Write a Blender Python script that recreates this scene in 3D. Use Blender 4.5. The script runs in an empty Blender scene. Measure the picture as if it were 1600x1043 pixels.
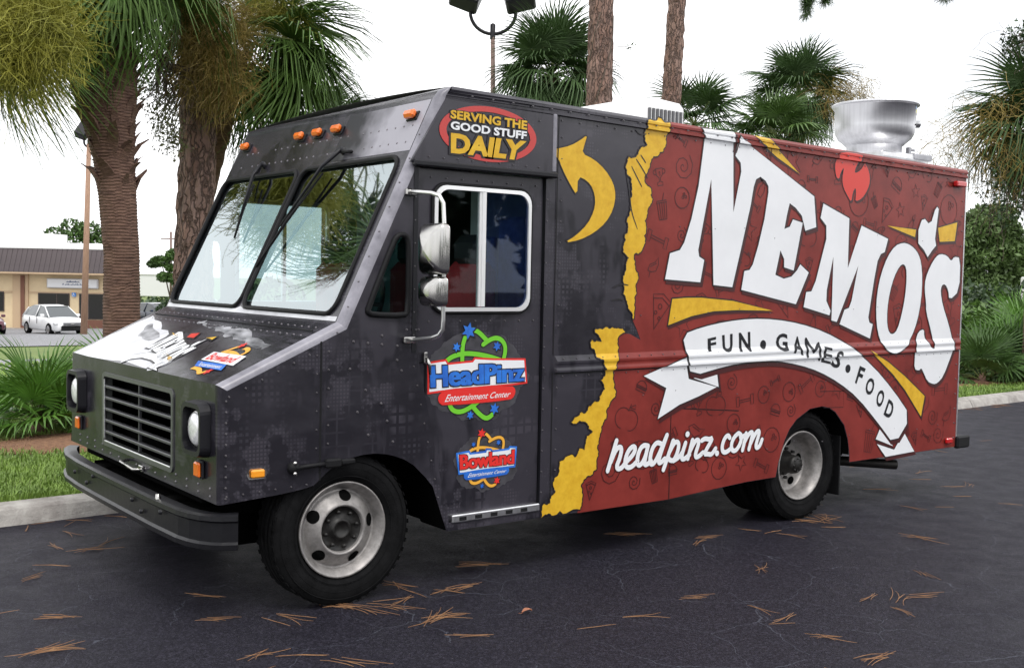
import bpy, bmesh, math, random
import numpy as np
from mathutils import Vector, Matrix, noise
from mathutils.geometry import tessellate_polygon
random.seed(7); RNG = np.random.default_rng(7)
SC = bpy.context.scene; COL = SC.collection
R = math.radians

# ------------------------------------------------------------------ camera
cam = bpy.data.cameras.new('camera'); camo = bpy.data.objects.new('camera', cam); COL.objects.link(camo)
yaw, pit, rol = .656, -.0514, .0201
f_ = Vector((math.sin(yaw)*math.cos(pit), math.cos(yaw)*math.cos(pit), math.sin(pit)))
r_ = Vector((math.cos(yaw), -math.sin(yaw), 0)); u_ = r_.cross(f_)
rr = r_*math.cos(rol)+u_*math.sin(rol); uu = u_*math.cos(rol)-r_*math.sin(rol)
camo.matrix_world = Matrix(((rr.x, uu.x, -f_.x, -2.9544), (rr.y, uu.y, -f_.y, -5.2855), (rr.z, uu.z, -f_.z, 1.8372), (0, 0, 0, 1)))
cam.sensor_width = 36; cam.lens = 36*1717.8/1600; cam.clip_start = .1; cam.clip_end = 3000
SC.camera = camo

# ------------------------------------------------------------------ sky, sun, exposure
SUN_EL, SUN_AZ = R(58), R(195)      # azimuth clockwise from +Y
W_ = bpy.data.worlds.new('World'); SC.world = W_; W_.use_nodes = True
nt = W_.node_tree; nt.nodes.clear()
def wn(t, **k):
    n = nt.nodes.new(t)
    for a, b in k.items(): setattr(n, a, b)
    return n
sky = wn('ShaderNodeTexSky', sky_type='NISHITA', sun_disc=False, sun_elevation=SUN_EL, sun_rotation=SUN_AZ)
tc = wn('ShaderNodeTexCoord'); mp = wn('ShaderNodeMapping'); mp.inputs['Scale'].default_value = (1, 1, 2.6)
nz = wn('ShaderNodeTexNoise'); nz.inputs['Scale'].default_value = 1.7; nz.inputs['Detail'].default_value = 7; nz.inputs['Roughness'].default_value = .55
rp = wn('ShaderNodeMapRange'); rp.inputs['From Min'].default_value = .33; rp.inputs['From Max'].default_value = .56; rp.inputs['To Min'].default_value = .68; rp.inputs['To Max'].default_value = 1
clouds = wn('ShaderNodeMixRGB'); clouds.inputs['Color2'].default_value = (17.5, 17.6, 17.9, 1)
bg = wn('ShaderNodeBackground'); bg.inputs['Strength'].default_value = .1
ow = wn('ShaderNodeOutputWorld')
nt.links.new(tc.outputs['Generated'], mp.inputs['Vector']); nt.links.new(mp.outputs['Vector'], nz.inputs['Vector'])
nt.links.new(nz.outputs['Fac'], rp.inputs['Value']); nt.links.new(rp.outputs['Result'], clouds.inputs['Fac'])
nt.links.new(sky.outputs['Color'], clouds.inputs['Color1']); nt.links.new(clouds.outputs['Color'], bg.inputs['Color'])
nt.links.new(bg.outputs['Background'], ow.inputs['Surface'])
sl = bpy.data.lights.new('sun', 'SUN'); so = bpy.data.objects.new('sun', sl); COL.objects.link(so)
sl.energy = 1.5; sl.angle = R(18); sl.color = (1, .97, .93)
sd = Vector((math.sin(SUN_AZ)*math.cos(SUN_EL), math.cos(SUN_AZ)*math.cos(SUN_EL), math.sin(SUN_EL)))
so.rotation_euler = (-sd).to_track_quat('-Z', 'Y').to_euler(); so.location = (0, 0, 60)
SC.view_settings.view_transform = 'Standard'; SC.view_settings.look = 'None'
SC.view_settings.exposure = 0; SC.view_settings.gamma = 1; SC.view_settings.use_curve_mapping = False

# ------------------------------------------------------------------ traced artwork outlines, in metres on their panels
ART={'N': [(2.7211,2.8851),(3.0501,2.8969),(3.0758,2.3297),(3.1472,2.6243),(3.1372,2.6862),(3.0811,2.7286),(3.1124,2.867),(3.3578,2.6016),(3.31,2.5807),(3.2861,2.5235),(3.2587,2.3868),(3.1763,2.0978),(3.0881,1.7985),(2.8904,1.812),(2.8674,2.1338),(2.836,2.5476),(2.7249,2.0521),(2.7357,2.0065),(2.788,1.9849),(2.7543,1.8289),(2.4082,1.8452),(2.448,2.0211),(2.5434,2.0465),(2.5845,2.1007),(2.6478,2.2622),(2.7109,2.4933),(2.7572,2.8188)],'E': [(3.1124,2.867),(3.9866,2.4974),(4.0235,2.2659),(3.894,2.2336),(3.8458,2.3446),(3.7721,2.3987),(3.6979,2.4308),(3.6715,2.3441),(3.6462,2.2364),(3.707,2.2555),(3.7429,2.3115),(3.8591,2.2921),(3.7705,1.9303),(3.6581,1.9528),(3.655,2.0152),(3.6084,2.0762),(3.5592,1.8951),(3.6574,1.8671),(3.7468,1.8851),(3.8097,1.9327),(3.8467,1.9785),(3.9509,1.9187),(3.8099,1.6776),(3.1861,1.7805),(3.2134,1.9161),(3.2684,1.9252),(3.3028,1.9659),(3.3573,2.1038),(3.4167,2.2991),(3.4518,2.4941),(3.4496,2.539),(3.4155,2.5769),(3.3578,2.6016)],'M': [(4.1031,2.4504),(4.0738,2.3391),(4.1481,2.2833),(4.1538,2.1815),(4.0993,2.0268),(4.0406,1.856),(3.9909,1.7759),(3.9295,1.7704),(3.9036,1.6559),(4.2258,1.592),(4.2378,1.6264),(4.1806,1.7038),(4.1813,1.7894),(4.2502,2.0479),(4.2532,1.5522),(4.3214,1.5395),(4.577,1.9865),(4.5036,1.7047),(4.4722,1.6486),(4.4155,1.6347),(4.3593,1.5217),(4.767,1.4012),(4.799,1.5174),(4.7531,1.5303),(4.7355,1.5716),(4.7973,1.8844),(4.8337,2.0281),(4.8756,2.0865),(4.9266,2.1023),(4.9689,2.2117),(4.6018,2.3034),(4.4393,1.9626),(4.4364,2.3532)],'O': [(5.1803,2.1885),(5.2607,2.1803),(5.3433,2.1517),(5.412,2.1019),(5.4561,2.0342),(5.4855,1.8948),(5.4786,1.7075),(5.4342,1.5391),(5.3612,1.4092),(5.2702,1.318),(5.1455,1.273),(5.0825,1.2728),(5.0188,1.2909),(4.938,1.3437),(4.8698,1.4535),(4.8394,1.5979),(4.8414,1.7595),(4.8861,1.9217),(4.9689,2.0675),(5.0717,2.1611)],'Oi': [(5.2013,2.0152),(5.2418,1.9831),(5.2544,1.8913),(5.2418,1.7437),(5.2037,1.5963),(5.1486,1.4679),(5.0881,1.4285),(5.034,1.4421),(4.9987,1.5063),(4.9906,1.6335),(5.0185,1.7788),(5.0726,1.9067),(5.1455,1.9957)],'apo': [(5.6664,2.5105),(5.6914,2.4931),(5.6521,2.237),(5.673,2.1812),(5.6153,2.1379),(5.5524,2.0797),(5.4918,2.1378),(5.4059,2.1908),(5.3982,2.3017),(5.4415,2.387),(5.4902,2.3986),(5.5425,2.3638),(5.5911,2.3847),(5.6348,2.4807)],'S': [(5.7461,2.1132),(5.8498,2.1012),(5.9171,2.0514),(5.9626,2.0949),(6.0627,2.0876),(6.066,1.7969),(5.9136,1.7125),(5.8896,1.8049),(5.8336,1.856),(5.7826,1.8421),(5.7698,1.785),(5.812,1.67),(5.9108,1.5158),(5.9713,1.3994),(6.0149,1.2944),(5.9522,1.1878),(5.8649,1.051),(5.7806,0.9963),(5.7167,0.9884),(5.6202,1.018),(5.551,1.105),(5.5187,1.1379),(5.4906,1.1137),(5.4158,1.1311),(5.4194,1.2457),(5.4185,1.3707),(5.456,1.4488),(5.5411,1.4695),(5.5426,1.4066),(5.5971,1.3486),(5.6644,1.2942),(5.7043,1.3016),(5.6588,1.4295),(5.5597,1.6196),(5.5567,1.689),(5.5257,1.8016),(5.5306,1.8974),(5.6003,2.0092),(5.6798,2.0872)],'y1': [(3.271,2.8912),(3.4352,2.8826),(3.5329,2.8223),(3.803,2.6564),(3.5361,2.7581),(3.396,2.8264)],'flame': [(4.2735,2.861),(4.5592,2.8627),(4.5609,2.8333),(4.4934,2.7499),(4.4873,2.7062),(4.5667,2.7381),(4.6075,2.79),(4.6213,2.8033),(4.6785,2.7377),(4.6952,2.6598),(4.6641,2.5875),(4.5948,2.5167),(4.5091,2.4873),(4.5144,2.5432),(4.5079,2.6036),(4.4702,2.5578),(4.4576,2.4791),(4.406,2.5279),(4.3515,2.5848),(4.3278,2.6518),(4.3502,2.7528),(4.3052,2.7015),(4.2913,2.6492),(4.2513,2.6635),(4.2293,2.7554),(4.262,2.8175)],'y2': [(4.9527,2.3189),(5.3655,2.304),(5.3535,2.2407)],'y3': [(5.6961,2.333),(5.9931,2.3939),(5.963,2.2293),(5.7284,2.2152)],'y4': [(2.4843,1.712),(2.6234,1.721),(2.7711,1.7217),(3.1043,1.7004),(3.5473,1.6288),(3.16,1.6351),(2.9009,1.627),(2.6775,1.5936),(2.451,1.5329)],'y5': [(4.7692,1.3091),(5.0311,1.2052),(5.2865,1.0732),(5.5916,0.8922),(5.5478,0.719),(5.2942,0.9589),(5.1076,1.1007)],'banner': [(2.59,1.4671),(2.7797,1.5157),(3.0326,1.5531),(3.2966,1.5723),(3.573,1.5649),(3.8626,1.531),(4.1669,1.4651),(4.4878,1.3531),(4.8282,1.1714),(5.1162,0.9672),(5.3928,0.7286),(5.1642,0.501),(4.9254,0.7024),(4.6267,0.9305),(4.3772,1.06),(4.1227,1.1568),(3.8793,1.2163),(3.5883,1.2588),(3.3114,1.2582),(3.0467,1.2364),(2.6898,1.1745),(2.6396,1.3215)],'tailL': [(2.231,1.1957),(2.628,1.3082),(2.6658,1.1583),(2.9549,1.0888),(2.775,1.0329),(2.5803,0.983),(2.374,0.897),(2.4485,1.1048)],'foldL': [(2.715,1.1615),(2.9496,1.2116),(2.9756,1.0879)],'foldR': [(4.9555,0.6598),(5.1469,0.4962),(4.8995,0.5723)],'tailR': [(4.9192,0.5302),(5.1666,0.4636),(5.3001,0.601),(5.4645,0.4251),(5.0472,0.4137)],'arrow': [(1.3613,2.6213),(1.4481,2.6406),(1.5387,2.6643),(1.617,2.7032),(1.6827,2.7474),(1.6603,2.6871),(1.6395,2.6251),(1.7416,2.5982),(1.8398,2.5397),(1.9122,2.4628),(1.9388,2.382),(1.918,2.2879),(1.8579,2.2024),(1.7566,2.1314),(1.6361,2.081),(1.5107,2.0595),(1.6085,2.1103),(1.7003,2.185),(1.7522,2.2689),(1.7636,2.3408),(1.7408,2.4106),(1.6918,2.4579),(1.6104,2.4824),(1.6076,2.3568),(1.5458,2.4279),(1.4775,2.5224),(1.4499,2.5796)],'torn1': [(2.4123,2.9005),(2.4053,2.8409),(2.3897,2.7608),(2.3641,2.6996),(2.3101,2.6598),(2.2733,2.6594),(2.2226,2.5516),(2.1978,2.485),(2.2596,2.4372),(2.2749,2.3729),(2.2326,2.2793),(2.2219,2.1746),(2.218,2.0832),(2.1872,2.0301),(2.1163,2.002),(2.1266,1.9634),(2.1563,1.8861),(2.1421,1.7818),(2.13,1.7166),(2.1377,1.6515),(2.1313,1.5798),(2.1133,1.58),(2.0938,1.6256),(2.0655,1.671),(2.0462,1.7163),(2.0153,1.7419),(2.0259,1.7935),(2.0158,1.832),(2.0316,1.8838),(2.0386,1.9355),(2.0636,1.9812),(2.0364,1.9997),(2.0093,2.0182),(2.0166,2.0633),(2.0231,2.1277),(2.0482,2.1672),(2.0378,2.2117),(2.0588,2.2705),(2.0645,2.3606),(2.0737,2.4509),(2.063,2.5014),(2.0272,2.518),(2.0169,2.5619),(2.0245,2.5943),(2.0405,2.6402),(2.111,2.6524),(2.145,2.7002),(2.2069,2.7314),(2.178,2.7804),(2.1854,2.8261),(2.1884,2.8908)],'torn2': [(1.7876,1.5224),(1.8842,1.5317),(1.974,1.5201),(2.0661,1.4856),(2.0118,1.473),(2.0003,1.3867),(1.9903,1.307),(1.9738,1.2608),(1.9573,1.2148),(1.9681,1.1611),(1.9883,1.1001),(1.9803,1.0671),(1.928,1.0165),(1.9027,0.9714),(1.9042,0.9247),(1.8614,0.8744),(1.8462,0.7958),(1.8443,0.6898),(1.8261,0.5984),(1.7918,0.5684),(1.7194,0.5423),(1.7079,0.4644),(1.6941,0.3499),(1.4658,0.3372),(1.3671,0.3359),(1.3735,0.3967),(1.3891,0.427),(1.4384,0.428),(1.4456,0.4659),(1.4781,0.4883),(1.4604,0.5288),(1.4672,0.5796),(1.4998,0.6023),(1.5059,0.6793),(1.5474,0.6951),(1.6405,0.7002),(1.673,0.7564),(1.7167,0.7398),(1.7241,0.7786),(1.7312,0.8306),(1.7828,0.8533),(1.7474,0.8689),(1.7378,0.8958),(1.7077,0.9174),(1.6341,0.9092),(1.5912,0.925),(1.6242,0.9553),(1.6746,0.9848),(1.7347,0.9944),(1.8292,1.0483),(1.854,1.0999),(1.8798,1.1251),(1.8335,1.1866),(1.877,1.2113),(1.8797,1.2376),(1.8604,1.2845),(1.8381,1.3181),(1.7937,1.3325),(1.7835,1.3786),(1.7476,1.4121),(1.755,1.4511),(1.8431,1.4363),(1.7799,1.4898)],'red_edge': [(2.3844,2.8977),(2.3871,2.8391),(2.3715,2.7591),(2.346,2.698),(2.2921,2.6583),(2.2555,2.6579),(2.2049,2.5503),(2.1802,2.4838),(2.2418,2.436),(2.257,2.3719),(2.2149,2.2784),(2.2042,2.1739),(2.2002,2.0826),(2.1696,2.0295),(2.0988,2.0015),(2.1091,1.963),(2.1387,1.8858),(2.1245,1.7816),(2.1125,1.7166),(2.1202,1.6515),(2.1137,1.58),(2.161,1.5056),(2.1971,1.4367),(2.1035,1.4767),(2.0487,1.4858),(1.9946,1.4733),(1.9831,1.3871),(1.9731,1.3075),(1.9567,1.2614),(1.9402,1.2155),(1.951,1.1618),(1.9711,1.1009),(1.9632,1.068),(1.911,1.0174),(1.8857,0.9724),(1.8873,0.9258),(1.8445,0.8755),(1.8294,0.7971),(1.8275,0.6912),(1.8093,0.5999),(1.7751,0.57),(1.7029,0.5439),(1.6915,0.4661),(1.6777,0.3518)],'hp_h1': [(1.9967,0.7779),(1.9599,0.6805),(1.9233,0.5836)],'hp_h2': [(1.9464,0.6371),(1.9888,0.7153),(2.0233,0.7364),(2.0461,0.7219),(2.031,0.6597),(2.0024,0.6099),(2.0133,0.5865),(2.0486,0.5908),(2.08,0.6217)],'hp_e': [(2.08,0.6217),(2.1481,0.6686),(2.1725,0.7081),(2.1542,0.7307),(2.1157,0.7127),(2.0865,0.67),(2.0761,0.6183),(2.0976,0.5879),(2.1406,0.59),(2.1931,0.627)],'hp_a1': [(2.2839,0.7206),(2.2499,0.7286),(2.2192,0.712),(2.1947,0.6685),(2.1883,0.6161),(2.2047,0.5919),(2.2356,0.6044),(2.2684,0.6548),(2.287,0.7204)],'hp_a2': [(2.287,0.7204),(2.2637,0.64),(2.2568,0.5964),(2.2812,0.5927),(2.3194,0.6161)],'hp_d1': [(2.4093,0.7263),(2.3713,0.7384),(2.335,0.7105),(2.3126,0.6588),(2.3092,0.6055),(2.329,0.587),(2.3623,0.6086),(2.4059,0.6742),(2.4666,0.7814)],'hp_d2': [(2.4666,0.7814),(2.4017,0.6437),(2.3905,0.5985),(2.4122,0.5927),(2.4512,0.6203)],'hp_p1': [(2.5283,0.7382),(2.4831,0.6369),(2.44,0.5439)],'hp_p2': [(2.488,0.6521),(2.5398,0.7256),(2.575,0.7269),(2.5872,0.6986),(2.5675,0.6377),(2.5361,0.5975),(2.5007,0.6044),(2.487,0.6211)],'hp_p3': [(2.5361,0.5975),(2.5883,0.6165),(2.6257,0.6525)],'hp_i': [(2.6512,0.7133),(2.6206,0.6412),(2.6166,0.6023),(2.6446,0.5999),(2.694,0.6273)],'hp_n1': [(2.7203,0.7278),(2.7003,0.6662),(2.6781,0.601)],'hp_n2': [(2.6986,0.6505),(2.7413,0.7143),(2.7748,0.7292),(2.7894,0.7067),(2.7538,0.6302),(2.7573,0.6022),(2.7913,0.6073),(2.8304,0.6319)],'hp_z': [(2.8154,0.7167),(2.8493,0.7301),(2.8903,0.7191),(2.9341,0.7303),(2.8368,0.6171),(2.8831,0.6172),(2.9207,0.6069),(2.9611,0.6495)],'hp_c': [(3.1091,0.7151),(3.0901,0.7368),(3.055,0.719),(3.0277,0.6644),(3.0356,0.6193),(3.0718,0.6107),(3.1246,0.6365)],'hp_o': [(3.1986,0.7413),(3.149,0.7121),(3.1237,0.657),(3.1437,0.6146),(3.1859,0.6194),(3.2265,0.6654),(3.2388,0.7179),(3.2108,0.7404),(3.1962,0.7398)],'hp_o2': [(3.2244,0.7107),(3.261,0.7163),(3.2851,0.7269)],'hp_m1': [(3.2847,0.7352),(3.2692,0.6704),(3.2509,0.6142)],'hp_m2': [(3.2634,0.6626),(3.3099,0.7251),(3.3463,0.7432),(3.3596,0.7257),(3.3213,0.6152)],'hp_m3': [(3.338,0.6569),(3.3906,0.7318),(3.4239,0.7462),(3.4348,0.7287),(3.3973,0.6441),(3.405,0.6143),(3.4422,0.6281),(3.4652,0.6765)],'hp_dots': [(2.6678,0.7725),(2.9767,0.6136)],'fundots': [(3.4419,1.3802),(4.4842,1.1665)],'ovalpts': [(0.5451,2.6874),(0.8841,2.8348),(1.254,2.6703),(0.9445,2.5131)],'pill': [(0.6291,1.165),(1.1311,1.1763),(1.1599,1.1526),(1.1528,1.1145),(1.1172,1.0907),(0.6308,1.0825),(0.5975,1.1057),(0.5968,1.1422)],'pill2': [(0.8116,0.6786),(1.1042,0.6827),(1.1227,0.6686),(1.1181,0.6461),(1.1002,0.6332),(0.8127,0.6267),(0.7889,0.6403),(0.7883,0.6646)],'hpback': [(0.5281,1.3297),(0.6402,1.3413),(0.6553,1.3195),(0.8382,1.3291),(0.853,1.3472),(0.9923,1.3368),(1.2243,1.3298),(1.24,1.1973),(1.1387,1.19),(0.7136,1.1794),(0.5312,1.1667)],'bwback': [(0.7409,0.7855),(0.8189,0.7912),(0.8266,0.7776),(0.9485,0.7805),(0.9532,0.7945),(0.9785,0.7924),(0.989,0.7793),(1.1224,0.7829),(1.1299,0.7948),(1.1703,0.7895),(1.1614,0.6838),(1.1093,0.6843),(0.7578,0.6763)],'halo': [(0.5414,1.3836),(0.6487,1.4598),(0.7737,1.5128),(0.9264,1.4919),(1.0675,1.4833),(1.1492,1.4119),(1.2327,1.3199),(1.2848,1.2148),(1.2041,1.1666),(1.158,1.0661),(1.001,0.9734),(0.846,0.9832),(0.7172,1.0099),(0.6203,1.0587),(0.5174,1.1371),(0.501,1.2464)],'halo2': [(0.7027,0.7687),(0.7786,0.8427),(0.8908,0.895),(1.032,0.8931),(1.121,0.837),(1.1912,0.7523),(1.189,0.6353),(1.1276,0.5785),(1.0098,0.5448),(0.8685,0.5635),(0.7546,0.5993),(0.7382,0.6854)],'g1': [(0.6403,1.3353),(0.6874,1.3674),(0.7615,1.3826),(0.8218,1.3822),(0.9138,1.3704),(1.0156,1.3456),(1.0714,1.3249)],'g2': [(0.763,1.316),(0.7619,1.3653),(0.7622,1.4207),(0.7746,1.4697),(0.8002,1.5062),(0.8338,1.5243),(0.8645,1.5146),(0.8955,1.4955),(0.9349,1.4605)],'g3': [(0.9124,1.4329),(0.9582,1.4601),(1.0047,1.473),(1.0482,1.4615),(1.0784,1.4262),(1.0795,1.3818),(1.0635,1.3252)],'g4': [(0.6787,1.0799),(0.7016,1.0478),(0.7541,1.0355),(0.814,1.0537),(0.8894,1.0932),(0.9499,1.1529),(0.9799,1.2019)],'g5': [(0.8442,1.0645),(0.8912,1.018),(0.9383,0.9868),(0.9731,0.9941),(1.0,1.0178)],'gst': [(0.8052,1.5154),(0.7196,1.4217),(1.0161,1.4212),(1.0049,1.0428),(0.8263,1.0144)],'b1': [(0.8189,0.7912),(0.8481,0.809),(0.8926,0.8156),(0.9427,0.8117),(1.0037,0.7986),(1.0708,0.7767)],'b2': [(0.8861,0.7735),(0.8876,0.814),(0.8916,0.8584),(0.9058,0.8899),(0.9306,0.9003),(0.956,0.8883),(0.9846,0.8576)],'b3': [(0.9722,0.8462),(1.0124,0.8637),(1.048,0.8681),(1.0766,0.8548),(1.0825,0.8234),(1.0732,0.7827)],'b4': [(0.8324,0.628),(0.8452,0.6065),(0.8726,0.5997),(0.9073,0.6085),(0.952,0.6328)],'b5': [(0.9424,0.6133),(0.9683,0.582),(0.999,0.5707),(1.0293,0.5841)],'bst': [(0.9131,0.8995),(0.8549,0.8368),(1.0411,0.8348),(1.034,0.6023),(0.923,0.5804)],'qglass': [(0.319,2.0637),(0.3433,2.0595),(0.3571,2.0373),(0.3653,1.988),(0.3691,1.6352),(0.3391,1.6093),(0.1304,1.6155),(0.1069,1.6308),(0.1044,1.646),(0.2656,2.0258),(0.289,2.0553)],'archf': [(-0.1752,0.7284),(-0.1316,0.7648),(-0.0814,0.7953),(0.0157,0.8299),(0.089,0.8408),(0.1645,0.8418),(0.2329,0.8325),(0.2918,0.8175),(0.3601,0.7908),(0.4254,0.7502),(0.5053,0.6741),(0.555,0.6188)],'archr': [(3.6464,0.3762),(3.6713,0.476),(3.7413,0.6505),(3.794,0.7297),(3.8747,0.798),(4.0312,0.8686),(4.1769,0.8808),(4.2668,0.8642),(4.3491,0.827),(4.4702,0.7142),(4.5262,0.592),(4.5528,0.471)]}
TEXT={'fun': [('F',[(2.849,1.3429),(2.9372,1.3491),(2.9283,1.4476),(2.8421,1.4345)]),('U',[(3.0058,1.3337),(3.109,1.3363),(3.1031,1.4658),(2.9911,1.457)]),('N',[(3.1789,1.3346),(3.3045,1.3336),(3.2945,1.4769),(3.1694,1.4712)]),('G',[(3.59,1.3352),(3.7279,1.3207),(3.7173,1.4598),(3.5839,1.4585)]),('A',[(3.7806,1.3105),(3.905,1.2881),(3.8763,1.4293),(3.7966,1.4396)]),('M',[(3.9518,1.2812),(4.1109,1.2516),(4.095,1.3743),(3.9395,1.4113)]),('E',[(4.1359,1.2302),(4.2613,1.209),(4.2541,1.3363),(4.1603,1.3534)]),('S',[(4.2489,1.1978),(4.3675,1.1647),(4.4128,1.3034),(4.3398,1.3169)]),('F',[(4.5824,1.0505),(4.643,1.0242),(4.7221,1.1583),(4.6412,1.1848)]),('O',[(4.7099,0.9674),(4.8167,0.9261),(4.8654,1.0567),(4.7619,1.0969)]),('O',[(4.8669,0.869),(4.9522,0.8157),(5.0117,0.9529),(4.9145,0.9903)]),('D',[(4.9901,0.7707),(5.0937,0.7152),(5.1479,0.8539),(5.057,0.8956)])],'serving': [('SERVING THE',[(0.6189,2.7384),(1.178,2.7259),(1.179,2.7807),(0.6201,2.7877)]),('GOOD STUFF',[(0.6224,2.6768),(1.1746,2.6669),(1.1783,2.7163),(0.6214,2.7241)]),('DAILY',[(0.6263,2.542),(1.1411,2.5401),(1.1773,2.6585),(0.6239,2.6569)])],'hpz': [('HeadPinz',[(0.5437,1.1903),(1.2236,1.2012),(1.2206,1.3126),(0.5355,1.3174)])],'ent': [('Entertainment Center',[(0.6377,1.1035),(1.1207,1.1097),(1.1254,1.1446),(0.6478,1.1458)])],'bow': [('Bowland',[(0.7599,0.6934),(1.1586,0.6945),(1.1589,0.7821),(0.7531,0.7825)])],'ent2': [('Entertainment Center',[(0.8124,0.6421),(1.0998,0.6478),(1.1046,0.6661),(0.8216,0.6675)])]}
HOOD={'burst': [(-0.7554,2.4853),(-0.5896,2.5315),(-0.4019,2.5664),(-0.2507,2.5837),(-0.1999,2.5179),(-0.2645,2.1588),(-0.388,1.6772),(-0.5294,1.5596),(-0.5659,1.2145),(-0.6518,0.9394),(-0.747,0.9651),(-0.7449,1.1429)],'streak': [(-0.4591,2.0659),(-0.3205,2.2746),(-0.2969,2.2206),(-0.4353,1.7158),(-0.4912,1.7609)],'smear': [(-0.2045,1.6351),(-0.214,1.4677),(-0.2513,1.258),(-0.229,1.1215),(-0.2422,1.0168),(-0.227,0.8728),(-0.3035,0.598),(-0.3474,0.2466),(-0.367,0.2353),(-0.4037,0.2484),(-0.3949,0.3942),(-0.3546,0.6508),(-0.3169,0.8424),(-0.2929,1.0441),(-0.2545,1.2889),(-0.2204,1.533)],'quad': [(-0.5889,1.5714),(-0.599,0.95),(-0.3483,0.9889),(-0.3831,1.6407)],'banner': [(-0.7564,1.5237),(-0.6578,1.5487),(-0.6087,1.4258),(-0.6019,1.2118),(-0.6304,1.0422),(-0.6703,0.9629),(-0.7132,1.0033),(-0.7803,0.8836),(-0.7367,1.0589),(-0.6876,1.0755),(-0.6679,1.193),(-0.6641,1.3747),(-0.6954,1.4816),(-0.7463,1.5088)],'ys1': [(-0.5881,1.168),(-0.6146,0.986),(-0.6546,0.9565)],'ys2': [(-0.3693,1.6674),(-0.3983,1.4829),(-0.3931,1.5815)],'ys3': [(-0.376,1.0901),(-0.3483,0.9889),(-0.3853,0.9731),(-0.3768,1.0313)],'fl': [(-0.3978,1.3397),(-0.3538,1.3823),(-0.3352,1.2894),(-0.3718,1.2561),(-0.3939,1.2394)],'lw': [(-0.4943,0.6799),(-0.4866,0.2554),(-0.5833,0.2049),(-0.5822,0.6491)],'lb': [(-0.5965,0.649),(-0.586,0.2821),(-0.6401,0.2266),(-0.6464,0.5795)],'ltq': [(-0.5744,0.6154),(-0.5676,0.2769),(-0.4987,0.2915),(-0.5024,0.6339)],'leq': [(-0.64,0.5391),(-0.6314,0.2717),(-0.5976,0.2955),(-0.6049,0.5833)],'lr1': [(-0.4973,0.5768),(-0.4686,0.5254),(-0.4724,0.4498),(-0.4988,0.3396)],'lr2': [(-0.4919,0.5897),(-0.4361,0.5509),(-0.3948,0.5122)],'lr3': [(-0.4918,0.3394),(-0.442,0.3322),(-0.4158,0.3991),(-0.4208,0.4365)],'lr4': [(-0.6599,0.577),(-0.6577,0.4769),(-0.6982,0.3921),(-0.6672,0.3675)],'lst': [(-0.3948,0.5122),(-0.6671,0.3424)]}
NEEDLES=[(-0.766,2.517),(-0.954,2.21),(-0.772,1.992),(-1.076,1.752),(-1.263,1.529),(-1.349,0.672),(-1.523,0.19),(-0.617,2.159),(-0.571,0.606),(0.43,0.174),(-0.024,0.024),(0.217,-0.173),(0.76,-0.044),(0.291,-0.428),(0.363,-0.49),(0.272,-0.797),(-0.717,-0.468),(-0.543,-0.559),(-0.407,-0.785),(1.136,0.315),(0.154,-1.536),(0.102,-2.057),(0.662,-2.183),(0.046,-2.335),(0.034,-2.482),(-0.453,-2.371),(1.746,-2.177),(1.461,-2.337),(1.345,-2.823),(0.562,-2.812),(0.152,-2.839),(0.573,-3.182),(-0.021,-3.161),(-0.659,-2.848),(1.249,-3.279),(1.182,-3.397),(1.738,-3.531),(1.588,-3.837),(0.993,-3.754),(1.21,-4.084),(1.324,-4.284),(2.143,-3.335),(2.381,-3.344),(2.49,-3.532),(2.513,-3.715),(3.211,-3.275),(2.782,-3.342),(4.655,-3.315),(4.015,-3.289),(3.538,-3.841),(3.009,-3.76),(3.052,-4.13),(3.999,-4.005),(2.771,-4.344),(5.201,-3.932),(8.839,-3.248),(1.758,-4.348),(3.478,-2.636),(4.75,-2.155),(5.492,-2.323),(4.433,-2.382),(1.809,-1.581),(2.611,-1.548),(3.734,-4.214),(4.356,-4.034),(2.643,-4.422)]
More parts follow.
